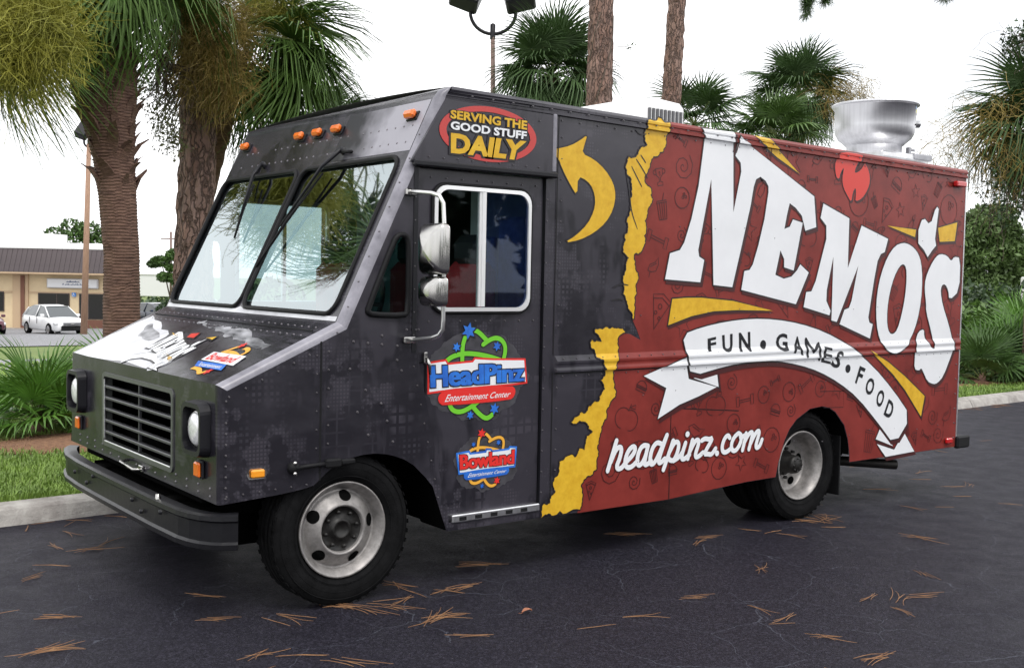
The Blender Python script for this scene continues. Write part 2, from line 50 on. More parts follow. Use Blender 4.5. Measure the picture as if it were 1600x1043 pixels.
PT={'palm_trunk': [(0.662,5.715,0.053),(0.651,5.804,1.299),(0.661,5.84,1.97),(0.639,5.894,2.545),(0.615,5.938,2.928),(0.58,5.989,3.311),(0.55,6.033,3.629),(0.541,6.069,4.077),(0.547,6.089,4.46)],'palm_vines': [(-0.638,4.824,4.011),(-0.491,4.7,3.853),(-0.45,4.554,4.02),(-0.641,4.931,3.679),(-0.49,4.811,3.628),(-0.375,4.611,3.856),(-0.601,4.661,3.883)],'palm2_vines': [(1.627,6.397,4.487),(1.76,6.277,4.214),(1.848,6.232,4.562),(1.73,6.414,4.023),(1.602,6.427,4.66),(1.878,6.295,3.957),(2.67,6.887,4.937),(2.846,6.742,4.791),(2.509,6.885,4.939)],'twigs': [(1.198,6.559,3.838),(1.275,6.482,3.566),(1.337,6.421,3.362),(1.229,6.553,4.113),(1.378,6.378,3.191)],'twig_limb': [(1.554,6.294,3.984),(1.347,6.455,4.02),(1.231,6.56,4.25),(1.112,6.655,4.302)],'palm2_c': (2.302,6.893,4.564),'palm2_b': (2.246,7.76,-0.271),'pine1': [(1.756,6.758,-0.102),(1.806,6.856,2.005),(1.852,6.892,3.096),(1.874,6.922,3.823),(1.903,6.97,4.913),(1.954,7.073,7.093)],'pine938': [(9.439,8.409,-0.359),(9.535,8.667,4.75),(9.597,8.734,6.525),(9.698,8.866,9.752)],'pine1054': [(13.584,10.89,-0.597),(13.762,11.147,5.488),(13.903,11.183,7.697),(14.145,11.257,11.712)],'pole2': [(13.715,17.119,-0.4),(13.832,17.577,8.03),(13.833,17.582,8.128)],'pole1': [(10.561,40.999,-0.84),(10.831,41.271,6.54),(10.847,41.284,6.933)],'palms': [((14.363,15.825,6.802),27),((16.38,12.925,5.522),26),((24.081,15.967,7.44),33),((20.213,13.778,5.701),29),((16.949,4.859,4.799),20),((11.464,21.799,6.064),30)],'rvine': [(24.326,14.506,7.297),(24.622,14.284,7.398),(24.03,14.733,7.29),(15.823,5.095,4.823),(15.369,5.538,4.311),(16.082,4.848,4.093),(16.311,5.068,6.291),(16.381,5.003,6.121)],'hang': [(15.895,4.963,3.635),(16.027,4.847,3.411),(16.095,4.817,3.753),(15.808,5.041,3.802)],'pinetips': [(12.76,6.943,6.701),(12.721,6.96,6.501),(13.005,6.755,6.707),(12.877,6.866,6.891),(13.097,6.7,6.952),(14.629,5.513,6.836),(14.498,5.618,6.899),(14.762,5.416,6.906)],'wip': [(0.425,0.888,2.599),(0.233,1.315,2.194),(0.005,1.371,1.713),(0.422,1.99,2.594),(0.225,1.597,2.177),(0.379,0.926,2.502),(0.384,1.98,2.514)],'palmetto': [(0.386,7.823,-0.007),(1.15,9.291,-0.058),(1.969,11.768,-0.145)],'rpalmetto': [(16.138,5.361,0.079),(17.79,5.93,0.059),(17.64,5.552,0.073),(19.165,6.157,0.052),(26.203,9.641,-0.07),(35.466,14.987,-0.258),(18.452,5.401,0.078)],'suv': (15.413,63.747,-1.665),'maroon': (11.581,59.121,-1.576),'whiteL': (7.826,44.363,-0.922),'dark': (25.299,73.82,-1.792),'bldg': (17.812,73.233,-2.277),'hedge': (32.111,13.758,-0.215),'treeR': (54.33,26.354,0.552),'treeM': (22.538,63.458,0.511),'treeB': (25.2,93.155,2.911),'white_b': (38.93,114.001,0.216),'rcar': [(71.949,38.043,0.226),(73.13,37.13,0.162),(74.424,36.143,0.288)],'rwall': (41.065,17.709,2.077),'upole': [(37.04,102.728,-1.207),(37.147,103.094,5.699)]}


# ------------------------------------------------------------------ material helpers
MATS = {}
def mat(name, col=(.5,.5,.5), rough=.5, metal=0, spec=.5, coat=0, var=0, vscale=8, bump=0, bscale=60, col2=None, emit=None, stretch=None):
    if name in MATS: return MATS[name]
    m = bpy.data.materials.new(name); m.use_nodes = True; MATS[name] = m
    t = m.node_tree; p = t.nodes['Principled BSDF']
    p.inputs['Base Color'].default_value = (*col, 1); p.inputs['Roughness'].default_value = rough
    p.inputs['Metallic'].default_value = metal; p.inputs['Specular IOR Level'].default_value = spec
    if coat: p.inputs['Coat Weight'].default_value = coat; p.inputs['Coat Roughness'].default_value = .08
    if var or bump or col2:
        c = t.nodes.new('ShaderNodeTexCoord'); src = c.outputs['Object']
        if stretch:
            mm = t.nodes.new('ShaderNodeMapping'); mm.inputs['Scale'].default_value = stretch
            t.links.new(src, mm.inputs['Vector']); src = mm.outputs['Vector']
    if var or col2:
        n = t.nodes.new('ShaderNodeTexNoise'); n.inputs['Scale'].default_value = vscale; n.inputs['Detail'].default_value = 6; n.inputs['Roughness'].default_value = .65
        t.links.new(src, n.inputs['Vector'])
        rm = t.nodes.new('ShaderNodeValToRGB'); v = var or .3
        a = col2 or tuple(x*(1-v) for x in col); b = col if col2 else tuple(min(1, x*(1+v)) for x in col)
        rm.color_ramp.elements[0].position = .35; rm.color_ramp.elements[1].position = .65
        rm.color_ramp.elements[0].color = (*a, 1); rm.color_ramp.elements[1].color = (*b, 1)
        t.links.new(n.outputs['Fac'], rm.inputs['Fac']); t.links.new(rm.outputs['Color'], p.inputs['Base Color'])
    if bump:
        n2 = t.nodes.new('ShaderNodeTexNoise'); n2.inputs['Scale'].default_value = bscale; n2.inputs['Detail'].default_value = 4
        bn = t.nodes.new('ShaderNodeBump'); bn.inputs['Strength'].default_value = bump; bn.inputs['Distance'].default_value = .02
        t.links.new(src, n2.inputs['Vector']); t.links.new(n2.outputs['Fac'], bn.inputs['Height']); t.links.new(bn.outputs['Normal'], p.inputs['Normal'])
    return m
def nd(t, typ, **k):
    n = t.nodes.new(typ)
    for a, b in k.items():
        if a == 'inp':
            for q, v in b.items(): n.inputs[q].default_value = v
        else: setattr(n, a, b)
    return n
def math_(t, op, a, b=None, c=None):
    n = t.nodes.new('ShaderNodeMath'); n.operation = op
    for i, x in enumerate((a, b, c)):
        if x is None: continue
        if isinstance(x, (int, float)): n.inputs[i].default_value = x
        else: t.links.new(x, n.inputs[i])
    return n.outputs[0]
def mixc(t, fac, a, b):
    n = t.nodes.new('ShaderNodeMixRGB')
    for i, x in (('Fac', fac), ('Color1', a), ('Color2', b)):
        if isinstance(x, (int, float)): n.inputs[i].default_value = x
        elif isinstance(x, tuple): n.inputs[i].default_value = (*x, 1)
        else: t.links.new(x, n.inputs[i])
    return n.outputs[0]

def wrap_black():
    m = mat('charcoal_wrap', (.021,.021,.027), .3, spec=.42); t = m.node_tree; p = t.nodes['Principled BSDF']
    c = nd(t, 'ShaderNodeTexCoord'); sx = nd(t, 'ShaderNodeSeparateXYZ'); t.links.new(c.outputs['Object'], sx.inputs[0])
    x, z = sx.outputs['X'], sx.outputs['Z']
    def grid(s, fill):
        a = math_(t, 'FRACT', math_(t, 'MULTIPLY', x, 1/s)); b = math_(t, 'FRACT', math_(t, 'MULTIPLY', z, 1/s))
        a = math_(t, 'ABSOLUTE', math_(t, 'SUBTRACT', a, .5)); b = math_(t, 'ABSOLUTE', math_(t, 'SUBTRACT', b, .5))
        return math_(t, 'LESS_THAN', math_(t, 'MAXIMUM', a, b), fill)
    def region(scale, lo, hi, st=(1,1,1), off=0):
        mm = nd(t, 'ShaderNodeMapping', inp={'Scale': st, 'Location': (off, off*.7, off*1.3)}); t.links.new(c.outputs['Object'], mm.inputs[0])
        n = nd(t, 'ShaderNodeTexNoise', inp={'Scale': scale, 'Detail': 4.0, 'Roughness': .6}); t.links.new(mm.outputs[0], n.inputs['Vector'])
        r = nd(t, 'ShaderNodeMapRange', inp={'From Min': lo, 'From Max': hi}); t.links.new(n.outputs['Fac'], r.inputs['Value'])
        return r.outputs['Result']
    lines = math_(t, 'SUBTRACT', 1, grid(.075, .42))
    dots = grid(.034, .26); sq = grid(.062, .36)
    f1 = math_(t, 'MULTIPLY', dots, region(1.5, .56, .66))
    f2 = math_(t, 'MULTIPLY', sq, region(1.7, .58, .66, off=4))
    f3 = math_(t, 'MULTIPLY', lines, region(1.6, .58, .64, off=9))
    f4 = math_(t, 'MULTIPLY', region(1.2, .5, .53, (1.3, 1, .55), 14), .55)
    f5 = math_(t, 'MULTIPLY', math_(t, 'MULTIPLY', region(6, .52, .56, off=21), region(1.4, .44, .52, off=25)), math_(t, 'ADD', .45, math_(t, 'MULTIPLY', grid(.021, .30), .55)))
    st = math_(t, 'MULTIPLY', region(9, .56, .62, (1, 1, .12), 41), region(1.3, .46, .56, off=44)); f5 = math_(t, 'MAXIMUM', f5, math_(t, 'MULTIPLY', st, .6))
    f = math_(t, 'MAXIMUM', math_(t, 'MAXIMUM', f1, f2), math_(t, 'MAXIMUM', math_(t, 'MULTIPLY', f3, .35), math_(t, 'MAXIMUM', f4, f5)))
    base = mixc(t, f, (.0145,.0135,.0185), (.050,.046,.058))
    cl = region(2.2, .45, .75, (1, 1, 2), 33)
    base = mixc(t, math_(t, 'MULTIPLY', cl, .35), base, (.070,.066,.080))
    t.links.new(base, p.inputs['Base Color'])
    n = nd(t, 'ShaderNodeTexNoise', inp={'Scale': 1.6, 'Detail': 2.0}); t.links.new(c.outputs['Object'], n.inputs['Vector'])
    bm_ = nd(t, 'ShaderNodeBump', inp={'Strength': .12, 'Distance': .02}); t.links.new(n.outputs['Fac'], bm_.inputs['Height']); t.links.new(bm_.outputs['Normal'], p.inputs['Normal'])
    n2 = nd(t, 'ShaderNodeTexNoise', inp={'Scale': 12.0, 'Detail': 5.0}); t.links.new(c.outputs['Object'], n2.inputs['Vector'])
    r2 = nd(t, 'ShaderNodeMapRange', inp={'To Min': .13, 'To Max': .30}); t.links.new(n2.outputs['Fac'], r2.inputs['Value']); t.links.new(r2.outputs['Result'], p.inputs['Roughness'])
    return m
def wrap_print(name, col, col2, vs=3, rough=.3):
    m = mat(name, col, rough, spec=.3, var=.1, vscale=vs, col2=col2); t = m.node_tree; p = t.nodes['Principled BSDF']
    c = nd(t, 'ShaderNodeTexCoord')
    n = nd(t, 'ShaderNodeTexNoise', inp={'Scale': 1.6, 'Detail': 2.0}); t.links.new(c.outputs['Object'], n.inputs['Vector'])
    bm_ = nd(t, 'ShaderNodeBump', inp={'Strength': .12, 'Distance': .02}); t.links.new(n.outputs['Fac'], bm_.inputs['Height']); t.links.new(bm_.outputs['Normal'], p.inputs['Normal'])
    return m
M_BLACK = wrap_black()
M_RED = wrap_print('red_wrap_print', (.245,.035,.028), (.155,.020,.016), 2.2)
M_YEL = wrap_print('yellow_print', (.72,.45,.035), (.60,.34,.02), 14)
M_WHITE = wrap_print('white_print', (.80,.81,.83), (.74,.75,.77), 2)
M_INK = mat('black_ink', (.012,.010,.012), .35)
M_DINK = mat('dark_red_ink', (.055,.005,.005), .4)
M_FLAME = mat('flame_red_print', (.62,.035,.022), .3)
M_ORED = mat('oval_red_print', (.50,.045,.04), .3)
M_GRN = mat('lime_print', (.16,.56,.03), .3); M_BLU = mat('blue_print', (.02,.10,.46), .3, col2=(.03,.20,.70), vscale=6)
M_LRED = mat('logo_red_print', (.72,.03,.025), .3); M_ORG = mat('amber_print', (.80,.40,.05), .3)
M_HALO = mat('grey_spray_print', (.048,.046,.054), .4, var=.35, vscale=9)
M_GREY = mat('grey_brush_print', (.46,.46,.49), .35, col2=(.030,.030,.036), vscale=11, stretch=(1,.35,1))
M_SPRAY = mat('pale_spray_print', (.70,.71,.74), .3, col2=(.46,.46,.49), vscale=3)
M_PALE_EDGE = mat('grey_trim_and_sky_sheen', (.30,.29,.33), .3, col2=(.15,.145,.17), vscale=5)  # pale grey; on the rounded edges it paints in sky reflection
M_RUB = mat('black_rubber', (.009,.009,.010), .55, spec=.2, bump=.1, bscale=200)
M_TYRE = mat('tyre_rubber', (.0085,.0085,.009), .85, spec=.07, var=.3, vscale=14, bump=.15, bscale=90)
M_BPL = mat('black_plastic', (.012,.012,.015), .4, spec=.28)
M_DARK = mat('underbody_dark', (.005,.005,.005), .95, spec=0)
M_CHR = mat('chrome', (.48,.47,.45), .17, 1); M_ALU = mat('aluminium', (.72,.72,.73), .3, 1, var=.12, vscale=20)
M_SPUN = mat('spun_aluminium', (.66,.66,.68), .42, 1, var=.08, vscale=6, stretch=(8,8,.3))
M_STEEL = mat('silver_wheel_paint', (.29,.275,.265), .48, .55, var=.25, vscale=18)
M_AMBER = mat('amber_lens', (.85,.17,.015), .2, coat=.6); M_AMB2 = mat('yellow_amber_lens', (.9,.33,.02), .2, coat=.6)
M_REDL = mat('red_lens', (.5,.01,.012), .2, coat=.6)
M_LENS = mat('headlight_glass', (.88,.89,.90), .15, .25, var=.25, vscale=55)
M_OFFW = mat('white_fibreglass', (.80,.80,.79), .35, var=.05)
M_INT = mat('cab_lining', (.10,.10,.105), .8, var=.2); M_PALE = mat('pale_bulkhead', (.62,.64,.62), .7, var=.1)
M_SEATR = mat('seat_red', (.55,.035,.04), .7, var=.2); M_SEATK = mat('seat_black', (.02,.02,.022), .7, var=.2); M_REFLB = mat('pale_blue_reflection', (.50,.55,.66), .8, var=.3)
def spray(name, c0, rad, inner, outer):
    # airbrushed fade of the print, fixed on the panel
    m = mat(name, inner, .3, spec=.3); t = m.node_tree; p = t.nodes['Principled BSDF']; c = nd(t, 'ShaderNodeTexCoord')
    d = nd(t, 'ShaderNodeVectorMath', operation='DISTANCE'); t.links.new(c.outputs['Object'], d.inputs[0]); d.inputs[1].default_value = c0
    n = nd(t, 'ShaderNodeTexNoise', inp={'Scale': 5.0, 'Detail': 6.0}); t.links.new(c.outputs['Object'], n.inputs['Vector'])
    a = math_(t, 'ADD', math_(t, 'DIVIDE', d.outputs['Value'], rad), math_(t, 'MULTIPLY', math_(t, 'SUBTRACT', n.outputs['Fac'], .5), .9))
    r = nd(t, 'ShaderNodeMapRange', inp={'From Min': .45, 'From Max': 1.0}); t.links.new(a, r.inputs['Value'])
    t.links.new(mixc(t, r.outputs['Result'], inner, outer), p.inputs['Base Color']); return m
def glass(name, tint, refl, rough=.02, frs=1.45):
    m = bpy.data.materials.new(name); m.use_nodes = True; t = m.node_tree; t.nodes.clear()
    tr = nd(t, 'ShaderNodeBsdfTransparent', inp={'Color': (*tint, 1)}); gl = nd(t, 'ShaderNodeBsdfGlossy', inp={'Color': (.86,.95,.97,1), 'Roughness': rough})
    fr = nd(t, 'ShaderNodeFresnel', inp={'IOR': frs}); f = math_(t, 'MINIMUM', math_(t, 'ADD', math_(t, 'MULTIPLY', fr.outputs[0], 1.0), refl), 1.0)
    c = nd(t, 'ShaderNodeTexCoord'); n = nd(t, 'ShaderNodeTexNoise', inp={'Scale': 1.3, 'Detail': 1.0}); t.links.new(c.outputs['Object'], n.inputs['Vector'])
    bm_ = nd(t, 'ShaderNodeBump', inp={'Strength': .06, 'Distance': .02}); t.links.new(n.outputs['Fac'], bm_.inputs['Height']); t.links.new(bm_.outputs['Normal'], gl.inputs['Normal'])
    mx = nd(t, 'ShaderNodeMixShader'); o = nd(t, 'ShaderNodeOutputMaterial')
    t.links.new(f, mx.inputs[0]); t.links.new(tr.outputs[0], mx.inputs[1]); t.links.new(gl.outputs[0], mx.inputs[2]); t.links.new(mx.outputs[0], o.inputs[0])
    MATS[name] = m; return m
M_WIND = glass('windscreen_glass', (.46,.60,.62), .335, frs=1.4); M_SIDEG = glass('side_glass', (.80,.86,.86), .0, frs=1.2); M_SIDEB = glass('blue_tinted_glass', (.34,.42,.66), .015, frs=1.28); M_QG = glass('quarter_glass', (.25,.40,.40), 0, frs=1.25)

# ------------------------------------------------------------------ mesh helpers
class MB:
    def __init__(s): s.v = []; s.f = []; s.m = []; s.sm = []
    def add(s, vs, fs, mi=0, smooth=False):
        o = len(s.v); s.v.extend([tuple(v) for v in vs]); s.f.extend([tuple(i+o for i in f) for f in fs]); s.m.extend([mi]*len(fs)); s.sm.extend([smooth]*len(fs)); return s
    def box(s, lo, hi, mi=0, M=None):
        x0,y0,z0 = lo; x1,y1,z1 = hi
        vs = [(x0,y0,z0),(x1,y0,z0),(x1,y1,z0),(x0,y1,z0),(x0,y0,z1),(x1,y0,z1),(x1,y1,z1),(x0,y1,z1)]
        if M: vs = [M @ Vector(v) for v in vs]
        return s.add(vs, [(3,2,1,0),(4,5,6,7),(0,1,5,4),(1,2,6,5),(2,3,7,6),(3,0,4,7)], mi)
    def bbox(s, lo, hi, b=.01, mi=0, M=None):
        # bevelled box: octagonal section in each axis, built as a convex hull
        bm = bmesh.new()
        for x in (0,1):
            for y in (0,1):
                for z in (0,1):
                    c = [(lo,hi)[i][k] for k, i in enumerate((x,y,z))]; sg = [1-2*x, 1-2*y, 1-2*z]
                    for k in range(3):
                        q = list(c)
                        for j in range(3):
                            if j != k: q[j] += sg[j]*b
                        bm.verts.new(q)
        bmesh.ops.convex_hull(bm, input=bm.verts[:]); bm.verts.index_update()
        vs = [v.co.copy() for v in bm.verts]; fs = [[v.index for v in f.verts] for f in bm.faces]; bm.free()
        if M: vs = [M @ v for v in vs]
        return s.add(vs, fs, mi)
    def tube(s, pts, r, n=6, mi=0, closed=False, caps=True):
        P = [Vector(p) for p in pts]; N = len(P); rad = r if hasattr(r, '__len__') else [r]*N
        vs = []; ref = None
        for i, p in enumerate(P):
            a = P[i-1] if (i or closed) else P[0]; b = P[(i+1) % N] if (i < N-1 or closed) else P[-1]
            d = (b-a)
            d = d.normalized() if d.length > 1e-9 else Vector((0,0,1))
            if ref is None: ref = d.orthogonal().normalized()
            ref = (ref-d*ref.dot(d))
            ref = ref.normalized() if ref.length > 1e-6 else d.orthogonal().normalized()
            bi = d.cross(ref)
            for k in range(n):
                t = 2*math.pi*k/n; vs.append(p+(ref*math.cos(t)+bi*math.sin(t))*rad[i])
        fs = []
        for i in range(N if closed else N-1):
            j = (i+1) % N
            for k in range(n):
                l = (k+1) % n; fs.append((i*n+k, i*n+l, j*n+l, j*n+k))
        if caps and not closed: fs += [tuple(range(n-1,-1,-1)), tuple((N-1)*n+k for k in range(n))]
        return s.add(vs, fs, mi, True)
    def lathe(s, prof, n=32, axis='z', c=(0,0,0), mi=0, closed=False, smooth=True):
        vs = []
        for r, h in prof:
            for k in range(n):
                t = 2*math.pi*k/n; a, b = r*math.cos(t), r*math.sin(t)
                q = {'z': (a,b,h), 'y': (a,h,b), 'x': (h,a,b)}[axis]; vs.append((q[0]+c[0], q[1]+c[1], q[2]+c[2]))
        fs = []
        L = len(prof)
        for i in range(L if closed else L-1):
            j = (i+1) % L
            for k in range(n):
                l = (k+1) % n; fs.append((i*n+k, i*n+l, j*n+l, j*n+k))
        return s.add(vs, fs, mi, smooth)
    def split(s, name, mats, parent=None):
        # every loose piece becomes an object of its own
        p = list(range(len(s.v)))
        def fd(i):
            while p[i] != i: p[i] = p[p[i]]; i = p[i]
            return i
        for f in s.f:
            for i in f[1:]: p[fd(i)] = fd(f[0])
        G = {}
        for k, f in enumerate(s.f): G.setdefault(fd(f[0]), []).append(k)
        out = []
        for ks in G.values():
            used = sorted({i for k in ks for i in s.f[k]}); ix = {i: j for j, i in enumerate(used)}; b = MB()
            b.v = [s.v[i] for i in used]; b.f = [tuple(ix[i] for i in s.f[k]) for k in ks]; b.m = [s.m[k] for k in ks]; b.sm = [s.sm[k] for k in ks]; out.append(b.build(name, mats, parent))
        return out[0]
    def build(s, name, mats, parent=None, label=None, kind=None):
        me = bpy.data.meshes.new(name); me.from_pydata(s.v, [], s.f)
        for m in (mats if isinstance(mats, (list, tuple)) else [mats]): me.materials.append(m)
        if s.f:
            me.polygons.foreach_set('material_index', s.m); me.polygons.foreach_set('use_smooth', s.sm)
        me.update(); return link(name, me, parent, label, kind)
ORG = {}
def link(name, me, parent=None, label=None, kind=None):
    o = bpy.data.objects.new(name, me); COL.objects.link(o)
    if parent:
        o.parent = parent
        if ORG.get(parent.name): o.location = [-q for q in ORG[parent.name]]   # meshes written in world metres under a shifted root
    if label: o['label'] = label
    if kind: o['kind'] = kind
    return o
def thing(name, label, cat, loc=(0,0,0), rz=0, group=None, world=False):
    o = bpy.data.objects.new(name, None); COL.objects.link(o); o.location = loc; o.rotation_euler = (0,0,rz); o.empty_display_size = .3
    o['label'] = label; o['category'] = cat
    if group: o['group'] = group
    if world: ORG[o.name] = tuple(loc)
    return o
def tag(o, label, cat, group=None):
    o['label'] = label; o['category'] = cat
    if group: o['group'] = group
    return o
def inst(o, parent, loc=None, rot=None, scale=None):
    c = o.copy(); COL.objects.link(c); c.parent = parent
    if loc is not None: c.location = loc
    if rot is not None: c.rotation_euler = rot
    if scale is not None: c.scale = scale if hasattr(scale, '__len__') else (scale,)*3
    return c
def rrect(x0, z0, x1, z1, r, n=5):
    P = []
    for cx, cz, a in ((x1-r, z0+r, -90), (x1-r, z1-r, 0), (x0+r, z1-r, 90), (x0+r, z0+r, 180)):
        for k in range(n+1):
            t = R(a+90*k/n); P.append((cx+r*math.cos(t), cz+r*math.sin(t)))
    return P
def smoothed(P, closed=True, it=2):
    for _ in range(it):
        Q = []; n = len(P)
        for i in range(n if closed else n-1):
            a, b = P[i], P[(i+1) % n]
            Q += [tuple(p*.75+q*.25 for p, q in zip(a, b)), tuple(p*.25+q*.75 for p, q in zip(a, b))]
        P = Q if closed else [P[0]]+Q+[P[-1]]
    return P
def tess(outer, holes=()):
    loops = [[Vector((p[0], p[1], 0)) for p in l] for l in (outer, *holes)]
    return [p for l in (outer, *holes) for p in l], tessellate_polygon(loops)
# ------------------------------------------------------------------ ground
def kz(x): return 3.03+.045*(x+.5)           # kerb line
def gz(x, y):                                 # lie of the land behind the kerb
    d = y-(kz(x)+.28)
    if d <= 0: return .12
    return .12-.035*min(d, 110)
def asphalt(name, col, cracks=True):
    m = mat(name, col, .6, spec=.07); t = m.node_tree; p = t.nodes['Principled BSDF']
    c = nd(t, 'ShaderNodeTexCoord'); src = c.outputs['Object']
    fine = nd(t, 'ShaderNodeTexNoise', inp={'Scale': 110.0, 'Detail': 4.0, 'Roughness': .7}); t.links.new(src, fine.inputs['Vector'])
    big = nd(t, 'ShaderNodeTexNoise', inp={'Scale': .55, 'Detail': 5.0, 'Roughness': .6}); t.links.new(src, big.inputs['Vector'])
    mid = nd(t, 'ShaderNodeTexNoise', inp={'Scale': 4.0, 'Detail': 5.0, 'Roughness': .65}); t.links.new(src, mid.inputs['Vector'])
    rf = nd(t, 'ShaderNodeMapRange', inp={'From Min': .38, 'From Max': .68}); t.links.new(fine.outputs['Fac'], rf.inputs['Value'])
    base = mixc(t, rf.outputs['Result'], tuple(x*.62 for x in col), tuple(x*1.55 for x in col))
    rb = nd(t, 'ShaderNodeMapRange', inp={'From Min': .35, 'From Max': .65}); t.links.new(big.outputs['Fac'], rb.inputs['Value'])
    base = mixc(t, math_(t, 'MULTIPLY', rb.outputs['Result'], .35), base, tuple(x*1.5 for x in col))
    gr = nd(t, 'ShaderNodeTexNoise', inp={'Scale': 30.0, 'Detail': 8.0, 'Roughness': .8}); t.links.new(src, gr.inputs['Vector'])
    gm = nd(t, 'ShaderNodeMapRange', inp={'From Min': .40, 'From Max': .72}); t.links.new(gr.outputs['Fac'], gm.inputs['Value'])
    base = mixc(t, math_(t, 'MULTIPLY', gm.outputs['Result'], .7), base, tuple(min(1, x*2.6) for x in col))
    ag = nd(t, 'ShaderNodeTexVoronoi', inp={'Scale': 95.0}); t.links.new(src, ag.inputs['Vector']); ax = nd(t, 'ShaderNodeSeparateXYZ'); t.links.new(ag.outputs['Color'], ax.inputs[0])
    base = mixc(t, math_(t, 'MULTIPLY', math_(t, 'POWER', ax.outputs[0], 3.0), .55), base, tuple(min(1, x*5) for x in col))
    # grit flecks
    vo = nd(t, 'ShaderNodeTexVoronoi', inp={'Scale': 45.0}); t.links.new(src, vo.inputs['Vector'])
    sp = math_(t, 'LESS_THAN', vo.outputs['Distance'], .075); wn_ = nd(t, 'ShaderNodeSeparateXYZ'); t.links.new(vo.outputs['Color'], wn_.inputs[0])
    sp = math_(t, 'MULTIPLY', sp, math_(t, 'GREATER_THAN', wn_.outputs[0], .86))
    base = mixc(t, math_(t, 'MULTIPLY', sp, .6), base, (.30,.29,.28))
    h = fine.outputs['Fac']
    if cracks:
        ds = nd(t, 'ShaderNodeTexNoise', inp={'Scale': 2.6, 'Detail': 5.0}); t.links.new(src, ds.inputs['Vector'])
        ad = nd(t, 'ShaderNodeVectorMath', operation='MULTIPLY_ADD'); t.links.new(ds.outputs['Color'], ad.inputs[0]); ad.inputs[1].default_value = (.35,.35,0); t.links.new(src, ad.inputs[2])
        vc = nd(t, 'ShaderNodeTexVoronoi', feature='DISTANCE_TO_EDGE', inp={'Scale': 1.6}); t.links.new(ad.outputs[0], vc.inputs['Vector'])
        br = nd(t, 'ShaderNodeTexNoise', inp={'Scale': 1.5, 'Detail': 4.0}); t.links.new(src, br.inputs['Vector'])
        ck = math_(t, 'MULTIPLY', math_(t, 'LESS_THAN', vc.outputs['Distance'], .0028), math_(t, 'GREATER_THAN', br.outputs['Fac'], .485))
        base = mixc(t, math_(t, 'MULTIPLY', ck, .45), base, (.11,.12,.15))
    t.links.new(base, p.inputs['Base Color'])
    rr_ = nd(t, 'ShaderNodeMapRange', inp={'From Min': .35, 'From Max': .65, 'To Min': .45, 'To Max': .58}); t.links.new(mid.outputs['Fac'], rr_.inputs['Value'])
    t.links.new(rr_.outputs['Result'], p.inputs['Roughness'])
    b = nd(t, 'ShaderNodeBump', inp={'Strength': .8, 'Distance': .008}); t.links.new(h, b.inputs['Height']); t.links.new(b.outputs['Normal'], p.inputs['Normal'])
    return m
M_ASPH = asphalt('sealed_asphalt', (.0108,.0101,.0142)); M_ASPH2 = asphalt('far_asphalt', (.12,.12,.125), False)
M_GRASSG = mat('turf_soil', (.15,.22,.04), .9, col2=(.10,.13,.035), vscale=3, bump=.5, bscale=25)
M_CONC = mat('kerb_concrete', (.42,.40,.37), .85, col2=(.22,.20,.185), vscale=5, bump=.4, bscale=70)
M_MULCH = mat('pine_straw_mulch', (.32,.17,.085), .95, col2=(.15,.07,.04), vscale=22, bump=.8, bscale=45)
def sheet_grid(name, xs, ys, zf, m, kind='structure'):
    b = MB(); nx = len(xs); vs = [(x, y, zf(x, y)) for y in ys for x in xs]
    b.add(vs, [(j*nx+i, j*nx+i+1, (j+1)*nx+i+1, (j+1)*nx+i) for j in range(len(ys)-1) for i in range(nx-1)], smooth=True)
    return b.build(name, m, kind=kind)
b = MB(); xs = np.linspace(-60, 90, 40)
b.add([(x, -90, 0) for x in xs]+[(x, kz(x)+.1, 0) for x in xs], [(i, i+1, 40+i+1, 40+i) for i in range(39)])
b.build('parking_lot', M_ASPH, kind='structure')
xs = np.linspace(-400, 700, 90); ts = np.concatenate([np.linspace(0, 6, 13), np.linspace(8, 130, 40), [200, 350, 600, 900]])
b = MB(); vs = [(x, kz(x)+.27+t, gz(x, kz(x)+.27+t)-(.004 if t else 0)+.015*noise.noise(Vector((x*.4, t*.6, 0)))*(t > 0)) for t in ts for x in xs]
b.add(vs, [(j*90+i, j*90+i+1, (j+1)*90+i+1, (j+1)*90+i) for j in range(len(ts)-1) for i in range(89)], smooth=True)
b.build('lawn', M_GRASSG, kind='structure')
# kerb poured in lengths with open joints
kerb = bpy.data.objects.new('kerb', None); COL.objects.link(kerb); kerb['kind'] = 'structure'
prof = [(-.02,-.05),(0,.0),(.035,.07),(.06,.105),(.095,.122),(.27,.126),(.285,.11),(.285,-.05)]
for i in range(-6, 14):
    x0, x1 = i*3.05+.6, (i+1)*3.05+.585; b = MB(); vs = []
    for j in range(7):
        x = x0+(x1-x0)*j/6
        for d, z in prof: vs.append((x, kz(x)+d+.004*noise.noise(Vector((x*3, d*9, 1))), z+.004*noise.noise(Vector((x*4, d*7, 5)))))
    n = len(prof)
    b.add(vs, [(j*n+k, (j+1)*n+k, (j+1)*n+k+1, j*n+k+1) for j in range(6) for k in range(n-1)]+[tuple(range(n)), tuple(6*n+k for k in range(n-1,-1,-1))])
    b.build('kerb_section', M_CONC, kerb)
